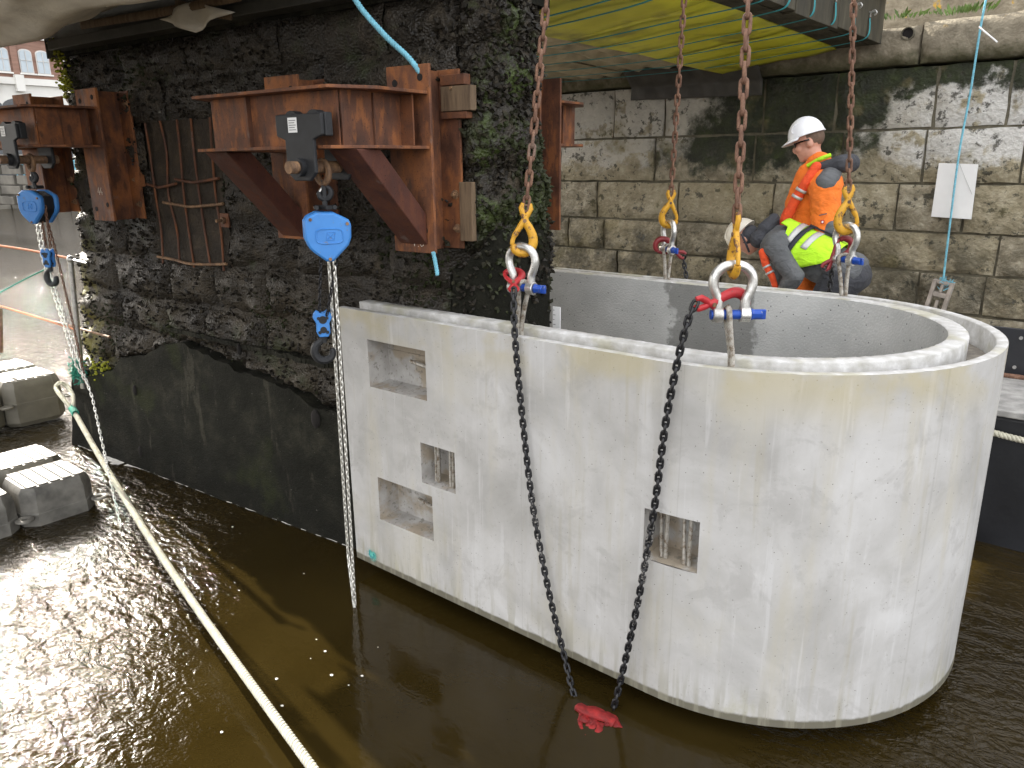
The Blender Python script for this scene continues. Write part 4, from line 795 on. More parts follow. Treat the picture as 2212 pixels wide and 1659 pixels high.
# 1 front left
P1 = aty(1137, 441, gy); s1 = leg('rusty crane chain with yellow hook over the near wall, leftmost of the four', P1, vx, .195)
d1 = Vector((.38, .0, 1)); a1 = (vx * .80 - vy * .60).normalized()
sk1, W1 = shackle('galvanised shackle with blue pin hanging from the leftmost chain', s1 - Zv * .197, a1 * 1, (0.06, 0, 1))
wire_loop(aty(1122, 706, gy), s1 - Zv * .197 + a1 * .01, vx * .9, .028)
# 3 front right
P3 = aty(1592, 462, gy + .03); s3 = leg('rusty crane chain whose yellow hook is seen edge on above the big front shackle', P3, vy, .20)
sk3, W3 = shackle('largest galvanised shackle with blue pin above the near rim', s3 - Zv * .196, vx, (0, 0, 1), 1.02)
wire_loop(aty(1580, 775, gy), s3 - Zv * .196 - vx * .014, vy, .028)
# 2 rear left
gb = YC + RO - .105; P2 = aty(1450, 412, gb); s2 = leg('rusty crane chain to the rear wall, second from the left', P2, -vx, .205)
a2 = (-vy * .93 + vx * .30).normalized(); sk2, W2 = shackle('galvanised shackle with blue pin end on above the rear wall', s2 - Zv * .197, a2, (0, 0, 1))
wire_loop(aty(1440, 603, gb), s2 - Zv * .197, vx, .030)
# 4 rear right
P4 = aty(1833, 402, 5.12); s4 = leg('rusty crane chain in front of the orange jacket, rightmost of the four', P4, -vx, .225)
sk4, W4 = shackle('galvanised shackle with blue pin in front of the orange trousers', s4 - Zv * .20, (-vy * .9 + vx * .42).normalized(), (0.0, 0, 1), 1.03)
wire_loop(aty(1822, 644, 5.16), s4 - Zv * .20, vx, .034)
# slack black chains with red hooks
def blackchain(label, seat, tip, ax, path, k, mat, muddy=None):
    seat, tip = Vector(seat), Vector(tip); t = thing('black_chain', label, 'chain', path[-1], 0, 'black slack chains with red hooks')
    up = (tip - seat).normalized(); clevis_hook(t, tip, up, ax, k, mat, 1, 'red_hook')
    chain(path, L_blk, .034, t, (lambda i, n: L_mud if muddy and muddy[0] < i / n < muddy[1] and random.random() < .4 else L_blk), roll=.5); return t
yc = YF - .045
T1 = aty(1110, 628, YF - .02); S1 = W1(-.057, .05)
blackchain('black slack chain hanging from the leftmost shackle down the shell face', S1, T1, vx, curve_pts([T1 + Zv * .01, aty(1112, 720, yc), aty(1128, 900, yc), aty(1152, 1100, yc), aty(1186, 1280, yc - .01), aty(1222, 1430, yc - .02), atz(1240, 1502, 0), atz(1250, 1520, -.12)], 6), .165, M['red'], (.40, .60))
T3 = aty(1503, 655, YF - .02); S3 = W3(-.057, .045)
blackchain('black slack chain hanging from the big front shackle down the shell face', S3, T3, Vector((.3, .2, 1)), curve_pts([T3 + Zv * .005, aty(1478, 720, yc), aty(1440, 900, yc), aty(1413, 1100, yc), aty(1378, 1300, yc - .01), aty(1343, 1460, yc - .02), atz(1325, 1530, 0), atz(1318, 1548, -.12)], 6), .20, M['red'], (.42, .72))
S2 = W2(-.05, .0) + vx * .02; T2 = S2 + vx * .13 - Zv * .055 - vy * .01
blackchain('short black chain dropping behind the rear wall beside the second shackle', S2 - vx * .06 + Zv * .03, T2, Vector((0, 0, 1)), [T2, aty(1476, 560, 5.36), aty(1490, 640, 5.37), aty(1496, 760, 5.37)], .19, M['redd'])
S4 = W4(-.057, .03); T4 = S4 - vx * .075 - Zv * .095
blackchain('short black chain dropping behind the rear wall near the bending worker', S4 + vx * .0, T4, vx, [T4, aty(1798, 575, 5.36), aty(1788, 660, 5.37), aty(1782, 800, 5.37)], .185, M['redd'])
# sodden red tie cloth round the chain bight, at the water line
t = MB(); ctr = atz(1286, 1548, .0)
def rag(pts, r): t.tube(curve_pts([atz(px, py, z) for px, py, z in pts], 6), r, 8, flat=((0, 0, 1), .55))
rag([(1250, 1525, .008), (1268, 1535, .012), (1290, 1542, .014), (1308, 1548, .01), (1330, 1562, .004)], .034); rag([(1256, 1532, .005), (1254, 1560, .0), (1262, 1588, -.006), (1278, 1603, -.012), (1292, 1590, -.008), (1300, 1562, .004)], .014); rag([(1308, 1542, .008), (1328, 1550, .01), (1334, 1570, .002)], .02); rag([(1262, 1530, .012), (1290, 1532, .01), (1312, 1552, .008)], .02)
for v in t.v: v += Vector((0, 0, 1)) * .006 * fbm(v * 25, 3) + Vector((1, 0, 0)) * .012 * fbm(v * 22 + Vector((5, 0, 0)), 3)
for k in range(9):
    x0, y0 = random.uniform(1252, 1325), random.uniform(1528, 1566); rag([(x0, y0, -.002), (x0 + random.uniform(-14, 14), y0 + random.uniform(4, 14), random.uniform(.0, .012)), (x0 + random.uniform(-22, 22), y0 + random.uniform(10, 26), -.008)], random.uniform(.010, .022))
for v in t.v: v.z -= .004
o = t.build('red_rag', M['wetred'], smooth=180); tag(o, 'wet red cloth tied to the black chains at the water surface', 'cloth')

gb_ = thing('gauge_strip', 'narrow white gauge strip fixed beside the pier nose inside the shell', 'gauge', aty(1202, 712, 3.82)); a, b = aty(1194, 662, 3.82), aty(1212, 735, 3.82)
mb = MB(); mb.mm((a.x, 3.82, b.z - .3), (b.x - .01, 3.828, a.z)); mb.build('strip', M['whiteb'], gb_, smooth=0)
mb = MB()
for k in range(8): mb.mm((a.x + .004, 3.8185, a.z - .02 - k * .03), (a.x + (.022 if k % 2 else .014), 3.8199, a.z - .023 - k * .03))
mb.build('graduations', M['dkgrey'], gb_, smooth=0)
t = MB()                                          # scum flecks drifting by the rope
for i in range(26):
    px, py = random.choice([(random.gauss(330, 60), random.gauss(1010, 30)), (random.gauss(500, 130), random.gauss(1380, 130)), (random.gauss(720, 90), random.gauss(1480, 60))]); c_ = atz(px, py, .003); r = random.uniform(.003, .009); n = 7
    if c_.y > 2.9: continue
    b = len(t.v); t.v += [c_ + Vector((r * random.uniform(.7, 1.6) * math.cos(6.283 * k / n), r * math.sin(6.283 * k / n), 0)) for k in range(n)] + [c_ + Vector((0, 0, .003))]; t.f += [(b + k, b + (k + 1) % n, b + n) for k in range(n)]
o = t.build('foam_flecks', M['foam'], smooth=80, norm=False); tag(o, 'small white scum flecks drifting on the river beside the rope', 'foam', kind='stuff')
# ------------------------------------------------------------ ropes
p0 = pier(-5.02, -.17, .62); p1 = atz(675, 1659, .16); dd = (p1 - p0)
pts = [p0 + dd * t + Zv * (-.16 * math.sin(math.pi * min(1, t)) ) for t in [k / 12 for k in range(15)]]
q0 = atv(215, 915, -.3)
mr = thing('mooring_rope', 'thick pale laid mooring rope running from the pier corner across the water', 'rope', atz(675, 1659, 0))
start = pts[1].lerp(pts[2], .1); twist([start] + pts[2:], .0135, 3, .068, .0105, 7, .007).build('standing_part', M['hempr'], mr, smooth=80, norm=False)
mb = MB(); mb.tube([start] + pts[2:], .009, 6); mb.build('gap_shade_core', M['packer'], mr)  # added core, coloured darker to put shade in the gaps between strands
for dx in (-.035, .04):
    twist(curve_pts([start, start.lerp(p0, .5) + Vector((dx, dx, .03)), p0 + Vector((dx * 1.2, dx, .02)), p0 + Vector((dx * .3, 0, .07))], 6), .0115, 3, .06, .0095, 6, .008).build('eye_splice', M['hempr'], mr, smooth=80, norm=False)
twist([start - dd.normalized() * .10, start + dd.normalized() * .10], .026, 5, .03, .008, 5, .004).build('whipping', M['greenr'], mr, smooth=80, norm=False)
def rope(name, label, pts, R, n, pitch, r, mat, cat='rope', group=None):
    o = twist(curve_pts(pts, 8), R, n, pitch, r, 6, pitch / 7).build(name, M[mat], smooth=80, norm=False); return tag(o, label, cat, group)
rope('blue_rope', 'pale blue rope tied through the top of the near bracket', [aty(752, -30, 2.85), aty(780, 18, 2.88), aty(835, 80, 2.95), aty(880, 122, 3.02), aty(908, 158, 3.06), aty(909, 168, 3.08)], .008, 3, .05, .0085, 'bluerope')
rope('blue_rope', 'frayed blue rope tail hanging below the near bracket', [aty(936, 545, 3.02), aty(941, 570, 3.03), aty(945, 594, 3.03)], .006, 3, .04, .0065, 'bluerope')
rope('blue_line', 'long thin blue line hanging down the quay wall past the white board', [aty(2134, -20, 8.98), aty(2118, 60, 9.02), aty(2096, 200, 9.04), aty(2072, 330, 9.00), aty(2050, 500, 8.98), aty(2037, 610, 8.95)], .005, 3, .05, .0062, 'bluerope')
rope('cord_tail', 'loose white cord tail sticking out from the blue line', [aty(2115, 58, 9.0), aty(2135, 75, 8.93), aty(2154, 91, 8.9)], .004, 3, .04, .005, 'whiteb')
def rail(px, py, z): return aty(px, py, z)
rope('safety_line', 'upper orange safety line strung over the water at left', [aty(-20, 528, 3.05), aty(60, 540, 3.1), aty(150, 558, 3.1)], .006, 3, .05, .007, 'oranger')
rope('safety_line', 'lower orange safety line strung over the water at left', [aty(-20, 655, 2.9), aty(80, 685, 2.95), aty(165, 712, 3.0)], .006, 3, .05, .007, 'oranger')
rope('green_line', 'thin green line slanting up to the far hoist hook', [aty(-15, 640, 2.6), aty(50, 605, 2.7), aty(112, 575, 2.8)], .003, 3, .04, .004, 'greenr')
ps_ = thing('railing_post', 'galvanised tubular post standing beside the left end of the pier', 'post', pier(-5.12, -.14, .3)); a = aty(152, 560, 2.85); b = aty(180, 838, 2.85)
mb = MB(); mb.cyl(a, b, .024, 14); mb.build('tube', M['galv'], ps_); mb = MB(); mb.ell(a, (.032, .032, .036)); mb.cyl(a, a + Vector((.25, .03, -.02)), .010, 8); mb.build('clamp', M['galv'], ps_)
mb = MB(); mb.cyl(aty(1, 665, 2.8), aty(3, 760, 2.8), .018, 10); o = mb.build('railing_post', M['rust_chain']); tag(o, 'thin brown post at the left edge of the picture above the floats', 'post')
t = MB()
for i in range(120):
    c_ = aty(167, 800, 2.82) + Vector((random.gauss(0, .03), random.gauss(0, .02), random.gauss(0, .05))); d = Vector((random.gauss(0, 1), random.gauss(0, 1), random.gauss(0, 1))).normalized() * .05; t.tube([c_ - d, c_ + d * .2 + Vector((.01, 0, .01)), c_ + d], .004, 4)
o = t.build('green_twine', M['greenr'], smooth=80); tag(o, 'tangle of green twine tied to the post at the pier corner', 'twine')

# ------------------------------------------------------------ modular floats
def floatcube(label, x, y, z, mat, sz=.54, h=.44):
    t = thing('pontoon_float', label, 'float', (x, y, z), 0, 'modular pontoon floats'); hw = sz / 2; c = .09
    def ring(k, ch, zz): w_ = hw * k; q = ch; return [Vector((x + a, y + b, zz)) for a, b in ((-w_ + q, -w_), (w_ - q, -w_), (w_, -w_ + q), (w_, w_ - q), (w_ - q, w_), (-w_ + q, w_), (-w_, w_ - q), (-w_, -w_ + q))]
    mb = MB(); rr = [ring(.90, c, z), ring(1, c, z + .05), ring(1, c, z + h * .52), ring(.985, c, z + h * .53), ring(.985, c, z + h - .085), ring(.95, c * 1.0, z + h - .04), ring(.86, c * .7, z + h)]
    for r_ in rr: mb.v += r_
    for i in range(len(rr) - 1): mb.f += [(i * 8 + k, i * 8 + (k + 1) % 8, (i + 1) * 8 + (k + 1) % 8, (i + 1) * 8 + k) for k in range(8)]
    mb.f += [tuple(range(8))[::-1], tuple((len(rr) - 1) * 8 + k for k in range(8))]; mb.build('body', M[mat], t, smooth=25, bev=.018)
    mb = MB(); n = 26; m = 5; w_ = hw * .80
    for q in range(m):
        y0 = y - w_ + 2 * w_ * q / m + .008; y1 = y - w_ + 2 * w_ * (q + 1) / m - .008
        for i in range(n):
            x0 = x - w_ + 2 * w_ * i / n; mb.v += []; k = (i % 2) * .004
            b0 = len(mb.v); a_ = [(x0, y0, z + h + .001), (x0 + .012, y0, z + h + .001), (x0 + .018 , (y0 + y1) / 2, z + h + .001), (x0 + .012, y1, z + h + .001), (x0, y1, z + h + .001), (x0 + .006, (y0 + y1) / 2, z + h + .001)]
            mb.v += [Vector(p) for p in a_] + [Vector(p) + Vector((0, 0, .008)) for p in a_]
            mb.f += [(b0 + 6, b0 + 7, b0 + 8, b0 + 11), (b0 + 8, b0 + 9, b0 + 10, b0 + 11)] + [(b0 + j, b0 + (j + 1) % 6, b0 + 6 + (j + 1) % 6, b0 + 6 + j) for j in range(6)]
    mb.build('tread', M[mat], t, smooth=0, kind='stuff')
    for a, b in ((1, 1), (1, -1), (-1, 1), (-1, -1)):
        mb = MB(); ctr = Vector((x + a * (hw - .015), y + b * (hw - .015), z + h * .50)); d = Vector((a, b, 0)).normalized(); pts = [ctr + d * (.03 + .045 * math.cos(q)) + Vector((-d.y, d.x, 0)) * .045 * math.sin(q) for q in [6.283 * k / 14 for k in range(14)]]
        mb.tube(pts, .020, 6, closed=True, flat=((0, 0, 1), .7)); mb.build('connecting_lug', M[mat], t)
    return t
floatcube('nearest grey pontoon float with a sunlit ribbed top', -6.63, 2.06, -.13, 'floatw')
floatcube('pontoon float left of the nearest one, cut by the left picture edge', -6.64, 1.50, -.13, 'floatw')
floatcube('pontoon float behind the nearest one with a sunlit ribbed top', -7.19, 2.07, -.12, 'float')
floatcube('bluish pontoon float at the left edge behind the near row', -7.20, 1.51, -.10, 'floatw')
floatcube('rear pontoon float beside the railing post with a tall shaded side', -9.3, 2.86, .03, 'float', .58, .50)
floatcube('rear pontoon float at the left edge beside the tall shaded one', -9.32, 2.27, .03, 'float', .58, .50)
floatcube('farthest pontoon float of the rear pair row', -9.9, 2.87, .03, 'float', .58, .50)

# ------------------------------------------------------------ work boat behind the shell
bt = thing('work_boat', 'black sided work boat with a worn grey deck behind the shell', 'boat', (-2, 6.7, 0))
mb = MB(); mb.mm((-5.5, 6.10, -.4), (4, 7.32, .97)); mb.build('hull', M['hull'], bt, smooth=0, bev=.03)
mb = MB(); mb.mm((-5.5, 6.06, .972), (4, 7.34, 1.02)); mb.build('deck', M['deckc'], bt, smooth=0, bev=.008)
mb = MB(); mb.cyl((-5.5, 7.05, 1.035), (4, 7.05, 1.035), .02, 10); mb.build('deck_pipe', M['rust_chain'], bt)
mb = MB(); mb.mm((-.93, 7.14, 1.021), (1.2, 7.17, 1.40)); pl = mb.build('bulwark_plate', M['hull'], bt, smooth=0, bev=.004)
for a, z in ((.12, 1.09), (.13, 1.19), (.14, 1.31), (.25, 1.09), (.26, 1.33)):
    mb = MB(); mb.cyl((-.93 + a, 7.142, z), (-.93 + a, 7.13, z), .014, 10); mb.build('rivet', M['deckc'], pl)
rope('boat_line', 'pale rope slung along the black side of the work boat', [(-1.4, 6.06, .93), (-.7, 6.05, .86), (-.4, 6.05, .835), (.4, 6.05, .82), (1.2, 6.06, .9)], .012, 3, .08, .013, 'hempr')
# white board and fender hung on the wall
wb = thing('white_board', 'white rectangular board hung on the blue line against the quay wall', 'board', aty(2058, 474, 9.08)); q = [aty(*p, 9.08) for p in ((2011, 468), (2098, 474), (2113, 355), (2028, 352))]
mb = MB(); mb.add(q + [p + Vector((0, .012, 0)) for p in q], [(0, 1, 2, 3), (7, 6, 5, 4), (0, 4, 5, 1), (1, 5, 6, 2), (2, 6, 7, 3), (3, 7, 4, 0)]); mb.build('panel', M['whiteb'], wb, smooth=0, bev=.002)
mb = MB(); mb.tube([aty(2072, 352, 9.05), aty(2085, 385, 9.06), aty(2100, 420, 9.06)], .003, 5); mb.build('cord', M['refl'], wb)
fd = thing('fender_block', 'grey brown plastic fender with slots hung behind the shell nose', 'fender', aty(2025, 690, 8.9)); P = aty(2040, 607, 8.93); dn = (aty(2012, 690, 8.93) - P).normalized(); sx_ = Vector((1, 0, 0)); sx_ = (sx_ - dn * sx_.dot(dn)).normalized(); yy = dn.cross(sx_)
mb = MB(); Fd = lambda a, b, c_: P + sx_ * a - dn * c_ + yy * b
for a0, a1, c0, c1 in ((-.10, -.06, -.6, 0), (.06, .10, -.6, 0), (-.06, .06, -.035, 0), (-.06, .06, -.17, -.12), (-.015, .015, -.12, -.035), (-.015, .015, -.6, -.2)): mb.mm((a0, -.04, c0), (a1, .04, c1), Fd)
mb.build('block', M['fender'], fd, smooth=0, bev=.008)
t = MB()
for i in range(40):
    c_ = Fd(random.uniform(-.03, .08), random.uniform(-.05, .05), random.uniform(-.08, .03)); d = Vector((random.gauss(0, 1), random.gauss(0, 1), random.gauss(0, 1))).normalized() * .03; t.tube([c_ - d, c_, c_ + d], .004, 4)
t.build('knot', M['bluerope'], fd)

# ------------------------------------------------------------ far bank
fb0 = ray(50, 300); fb0 = Vector((fb0.x, fb0.y, 0)).normalized(); sd = Vector((-fb0.y, fb0.x, 0)) * -1
Bp = fb0 * 74; along = (sd + fb0 * .35).normalized(); dep = Vector((-along.y, along.x, 0)); dep = dep if dep.dot(fb0) > 0 else -dep
F2 = lambda a, d_, z: Bp + along * a + dep * d_ + Vector((0, 0, z))
bld = thing('brick_building', 'far red brick building with arched windows above a white ground floor', 'building', F2(0, 5, 1.5))
mb = MB(); mb.mm((-26, .0, 9.4), (22, 12, 24), F2); mb.build('brick_wall', M['brick'], bld, smooth=0)
mb = MB(); mb.mm((-26, -.15, 2.0), (22, 12, 8.9), F2); mb.build('ground_floor', M['render'], bld, smooth=0)
mb = MB(); mb.mm((-26, -.4, 8.905), (22, 12, 9.395), F2); mb.build('cornice', M['render'], bld, smooth=0)
def arch(mb, a, z, w_, h, d0, d1):
    poly = [(a - w_ / 2, z), (a + w_ / 2, z)] + [(a + w_ / 2 * math.cos(q), z + h - w_ * .28 + w_ * .28 * math.sin(q)) for q in [math.pi * k / 10 for k in range(11)]]
    n = len(poly); b = len(mb.v); mb.v += [F2(x, d0, y) for x, y in poly] + [F2(x, d1, y) for x, y in poly]; mb.f += [tuple(b + i for i in range(n)), tuple(b + n + i for i in range(n))] + [(b + i, b + (i + 1) % n, b + n + (i + 1) % n, b + n + i) for i in range(n)]
def px2a(px): d = ray(px, 200); d = Vector((d.x, d.y, 0)); n = dep; t_ = (Bp.dot(n)) / d.dot(n); return (d * t_ - Bp).dot(along)
for zz in (9.8, 12.4):
    for px in (-75, -45, 17, 67, 103, 160):
        a = px2a(px); mb = MB(); arch(mb, a, zz, .95, 1.75, -.06, .02); fr = mb.build('window', M['frame'], bld, smooth=0)
        mb = MB(); arch(mb, a, zz + .06, .80, 1.6, -.10, -.061); mb.build('pane', M['glassf'], fr, smooth=0)
        mb = MB(); mb.mm((a - .02, -.15, zz + .1), (a + .02, -.101, zz + 1.6), F2); mb.mm((a - .4, -.15, zz + .9), (a + .4, -.1015, zz + .94), F2); mb.build('glazing_bar', M['frame'], fr, smooth=0)
        mb = MB(); mb.mm((a - .6, -.2, zz - .12), (a + .6, -.05, zz - .01), F2); mb.build('sill', M['render'], fr, smooth=0)
for px in (42, -15):
    a = px2a(px); mb = MB(); mb.mm((a - .22, -.2, 9.4), (a + .22, -.01, 24), F2); mb.build('pilaster', M['brick'], bld, smooth=0); mb = MB(); mb.mm((a - .3, -.6, 8.4), (a + .3, -.16, 9.6), F2); mb.build('bracket_stone', M['render'], bld, smooth=0)
for px in (35, 100, -40):
    a = px2a(px); mb = MB(); arch(mb, a, 2.0, 2.4, 5.9, -.2, -.16); mb.build('ground_arch', M['greyf'], bld, smooth=0)
a = px2a(37); sg = thing('road_sign', 'small red and white road sign before the far building', 'sign', F2(a, -4, 2)); mb = MB(); mb.cyl(F2(a, -4, 2), F2(a, -4, 7.2), .06, 8); mb.build('pole', M['galv'], sg)
mb = MB(); mb.cyl(F2(a, -4.02, 7.2), F2(a, -4.1, 7.2), .5, 18); mb.build('red_disc', M['signred'], sg); mb = MB(); mb.mm((a - .35, -4.14, 7.14), (a + .35, -4.102, 7.26), F2); mb.build('white_bar', M['whiteb'], sg); mb = MB(); mb.mm((a - .4, -4.1, 6.0), (a + .4, -4.05, 6.6), F2); mb.build('plate', M['whiteb'], sg)
rl = thing('railing', 'pale blue railing along the far quay', 'railing', F2(px2a(0), -6, 2)); 
for k in range(12):
    mb = MB(); q = px2a(-60 + 14 * k); mb.cyl(F2(q, -6, 2), F2(q, -6, 3.2), .05, 6); mb.build('upright', M['bluerope'], rl)
mb = MB(); mb.cyl(F2(px2a(-60), -6, 3.2), F2(px2a(94), -6, 3.2), .05, 6); mb.cyl(F2(px2a(-60), -6, 2.6), F2(px2a(94), -6, 2.6), .04, 6); mb.build('rail', M['bluerope'], rl)
fq = thing('far_quay_wall', 'shaded stone quay wall across the water at far left', 'wall', F2(0, -8, 0)); mb = MB(); mb.mm((-40, -8, -.5), (26, 14, 1.98), F2); mb.build('stonework', M['farstone'], fq, smooth=0)
rs = random.Random(5)
for r_ in range(4):
    x = -10 + rs.random()
    while x < 8:
        L = rs.uniform(.9, 1.8); mb = MB(); mb.mm((x + .04, -8.12 - rs.random() * .06, -.05 + r_ * .5 + .03), (x + L - .04, -7.99, .45 + r_ * .5 - .02), F2); mb.build('stone', M['farstone'], fq, smooth=0); x += L
# nearer dark abutment seen under the far hoist
t = thing('side_abutment', 'grey stone abutment under the far left hoist beyond the water', 'wall', aty(20, 425, 9)); x0 = 0
for r_ in range(5):
    for c_ in range(3):
        a = aty(-60 + c_ * 47 + (r_ % 2) * 14, 335 + r_ * 22, 11.5); b = aty(-60 + c_ * 47 + 44 + (r_ % 2) * 14 if c_ < 2 else 72, 355 + r_ * 22, 11.5); mb = MB(); mb.mm((a.x, 11.5, b.z), (b.x, 12.2, a.z)); mb.build('stone', M['farstone'], t, smooth=0, bev=.03)

# ------------------------------------------------------------ people
def skinned(name, parent, caps, mat, voxel=.014, ells=(), sm=5, disp=0):
    mb = MB()
    for c_ in caps: mb.cap_(*c_)
    for e in ells: mb.ell(*e)
    o = mb.build(name, mat, parent); remesh(o, voxel, sm)
    if disp:
        for v in o.data.vertices: v.co += v.normal * disp * fbm(v.co * 9, 3)
    if not o.data.materials: o.data.materials.append(mat)
    return o
def helmet(parent, c, fwd, up, mat, k=1, hz=.135):
    fwd = Vector(fwd).normalized(); up = Vector(up); up = (up - fwd * up.dot(fwd)).normalized(); sd_ = fwd.cross(up); Rm = Matrix((fwd, sd_, up)).transposed(); c = Vector(c); mb = MB(); n = 28; rows = []
    for i in range(9):
        t = math.pi / 2 * i / 8; r = math.cos(t); z = math.sin(t)
        rows.append([c + Rm @ (Vector(((.140 * r + .004 * (i == 0)) * math.cos(a) * (1.0), .113 * r * math.sin(a), hz * z)) * k) for a in [6.283 * q / n for q in range(n)]])
    for r_ in rows: mb.v += r_
    mb.f += [(i * n + q, i * n + (q + 1) % n, (i + 1) * n + (q + 1) % n, (i + 1) * n + q) for i in range(8) for q in range(n)]
    mb.f.append(tuple(range(n))); o = mb.build('helmet', mat, parent, smooth=60)
    mb = MB(); P = []
    for q in range(13):
        a = -1.25 + 2.5 * q / 12; P.append((c + Rm @ (Vector((.138 * math.cos(a), .112 * math.sin(a), .006)) * k), c + Rm @ (Vector((.138 * math.cos(a) + .062 * math.cos(a) ** .8, .118 * math.sin(a), -.022)) * k)))
    mb.grid(13, 2, lambda i, j: P[i][j]); pk_ = mb.build('peak', mat, o, smooth=60); m = pk_.modifiers.new('s', 'SOLIDIFY'); m.thickness = .006
    mb = MB(); mb.tube([c + Rm @ (Vector((.143 * math.cos(a), .116 * math.sin(a), .004 + (.0 if abs(a) < 1.2 else -.006))) * k) for a in [6.283 * q / 30 for q in range(30)]], .0055, 6, closed=True); mb.build('brim', mat, o)
    mb = MB(); mb.tube([c + Rm @ (Vector((.02 + .075 * math.cos(q), -.089 + .012 * abs(math.sin(q)), .055 + .045 * math.sin(q))) * k) for q in [6.283 * j / 20 for j in range(20)]], .004, 5, closed=True); mb.build('moulded_ridge', mat, o)
    return o
def head(parent, c, fwd, up, k=1, hair=True):
    fwd = Vector(fwd).normalized(); up = Vector(up); up = (up - fwd * up.dot(fwd)).normalized(); sd_ = fwd.cross(up); W = lambda a, b, z: Vector(c) + (fwd * a + sd_ * b + up * z) * k
    Rm = Matrix((fwd, sd_, up)).transposed(); E = lambda a, b, z, r: (W(a, b, z), [q * k for q in r], Rm, 14, 9)
    return W, Rm, [E(0, 0, .03, (.100, .078, .105)), E(.018, 0, -.045, (.082, .064, .085)), E(.060, 0, -.092, (.034, .036, .026)), E(.100, 0, -.018, (.020, .014, .026)), E(.090, 0, .010, (.012, .010, .03)), E(.070, .03, -.02, (.03, .028, .03)), E(.070, -.03, -.02, (.03, .028, .03)), E(.082, 0, -.062, (.016, .026, .009)), E(.084, 0, -.045, (.013, .024, .008)),
        E(-.004, .078, -.012, (.022, .010, .034)), E(-.004, -.078, -.012, (.022, .010, .034))]
def hand(caps, wrist, d, palm, k=1):
    """palm and five separate, unequal, bent fingers"""
    d = Vector(d).normalized(); pn = Vector(palm); pn = (pn - d * pn.dot(d)).normalized(); s_ = d.cross(pn); w_ = Vector(wrist)
    for j in range(3): caps.append((w_ + s_ * (.022 * (j - 1)), w_ + d * .085 + s_ * (.025 * (j - 1)), .017, .015))
    for j, L in enumerate((.066, .076, .07, .054)):
        b = w_ + d * .088 + s_ * (.0225 * (j - 1.5)); m1 = b + (d * .85 + pn * .45) * L * .5; m2 = m1 + (d * .35 + pn * .9) * L * .42; caps += [(b, m1, .0092, .0085), (m1, m2, .0085, .0075)]
    b = w_ + d * .03 - s_ * .034; m1 = b + (d * .6 - s_ * .55 + pn * .35) * .042; caps += [(b, m1, .012, .0105), (m1, m1 + (d * .8 + pn * .4) * .032, .0105, .009)]
# standing worker in orange
Y1 = 6.50; G = 1.022
H1 = aty(1748, 306, Y1); f1 = Vector((-.93, -.30, -.36)); u1 = Vector((-.30, 0, 1))
p1_ = thing('person', 'standing worker in orange high visibility jacket, white helmet and dark safety glasses', 'person', (H1.x + .1, Y1, G))
side = Vector((-.36, .93, 0)).normalized()        # towards the far shoulder
fx = Vector((-.93, -.36, 0)).normalized(); ox = H1.x + .13
def w1(a, b, z): return Vector((ox, Y1, 0)) + fx * a + side * b + Vector((0, 0, z))
W_, Rm, E_ = head(p1_, H1 - Zv * .01, f1, u1, 1.13)
caps = [(H1 - fx * .03 - Zv * .06, w1(0, 0, 2.50), .062, .075), (w1(0, 0, 2.45), w1(0, 0, 2.0), .13, .13), (w1(0, .12, 1.95), w1(.05, .12, 1.5), .085, .065), (w1(.05, .12, 1.5), w1(0, .13, 1.10), .06, .045), (w1(0, -.12, 1.95), w1(.0, -.12, 1.5), .085, .065), (w1(0, -.12, 1.5), w1(-.05, -.13, 1.10), .06, .045), (w1(-.02, .13, 1.06), w1(.16, .14, 1.055), .04, .03), (w1(-.07, -.13, 1.06), w1(.11, -.14, 1.055), .04, .03),
    (w1(0, -.2, 2.46), w1(-.02, -.27, 2.16), .055, .045), (w1(-.02, -.27, 2.16), w1(.09, -.26, 1.90), .042, .032), (w1(0, .2, 2.46), w1(0, .27, 2.16), .055, .045), (w1(0, .27, 2.16), w1(.2, .2, 2.05), .042, .032)]
hand(caps, w1(.10, -.26, 1.89), fx * .4 + Zv * -1, Vector((.3, .9, 0))); hand(caps, w1(.21, .2, 2.04), fx + Zv * -.25, Vector((-.3, -.9, 0)))
skinned('body', p1_, caps, M['skin'], .0085, E_, 3)
helmet(p1_, W_(.004, 0, .055), f1 + Vector((0, 0, .03)), u1, M['helmet'], 1.0, .15)
mb = MB(); mb.ell(W_(-.018, 0, .03), [.108, .090, .095], Rm); mb.build('hair', M['hair'], p1_)
gl = MB()
for sg in (-1, 1):
    gl.ell(W_(.092, .036 * sg, .012), [.012, .034, .02], Rm, 12, 8); gl.tube([W_(.088, .062 * sg, .018), W_(.05, .084 * sg, .018), W_(-.01, .088 * sg, .012)], .007, 6)
gl.tube([W_(.100, -.012, .016), W_(.106, 0, .016), W_(.100, .012, .016)], .005, 6); gl.build('safety_glasses', M['lens'], p1_)
skinned('jacket', p1_, [(w1(.03, 0, 2.48), w1(.02, 0, 2.05), .185, .205), (w1(-.01, -.11, 2.49), w1(-.01, .11, 2.49), .155, .155), (w1(.02, -.10, 2.05), w1(.02, .10, 2.05), .185, .185), (w1(.03, 0, 2.66), w1(.02, 0, 2.5), .105, .15), (w1(.12, -.02, 2.59), w1(.15, 0, 2.36), .08, .12), (w1(-.02, -.21, 2.47), w1(-.05, -.30, 2.17), .125, .105), (w1(-.05, -.30, 2.17), w1(.07, -.27, 1.93), .100, .075), (w1(0, .20, 2.46), w1(0, .29, 2.18), .105, .09), (w1(0, .29, 2.18), w1(.15, .22, 2.07), .088, .066), (w1(.02, -.08, 1.95), w1(.02, .08, 1.95), .165, .165)], M['orange'], .014, (), 4, .008)
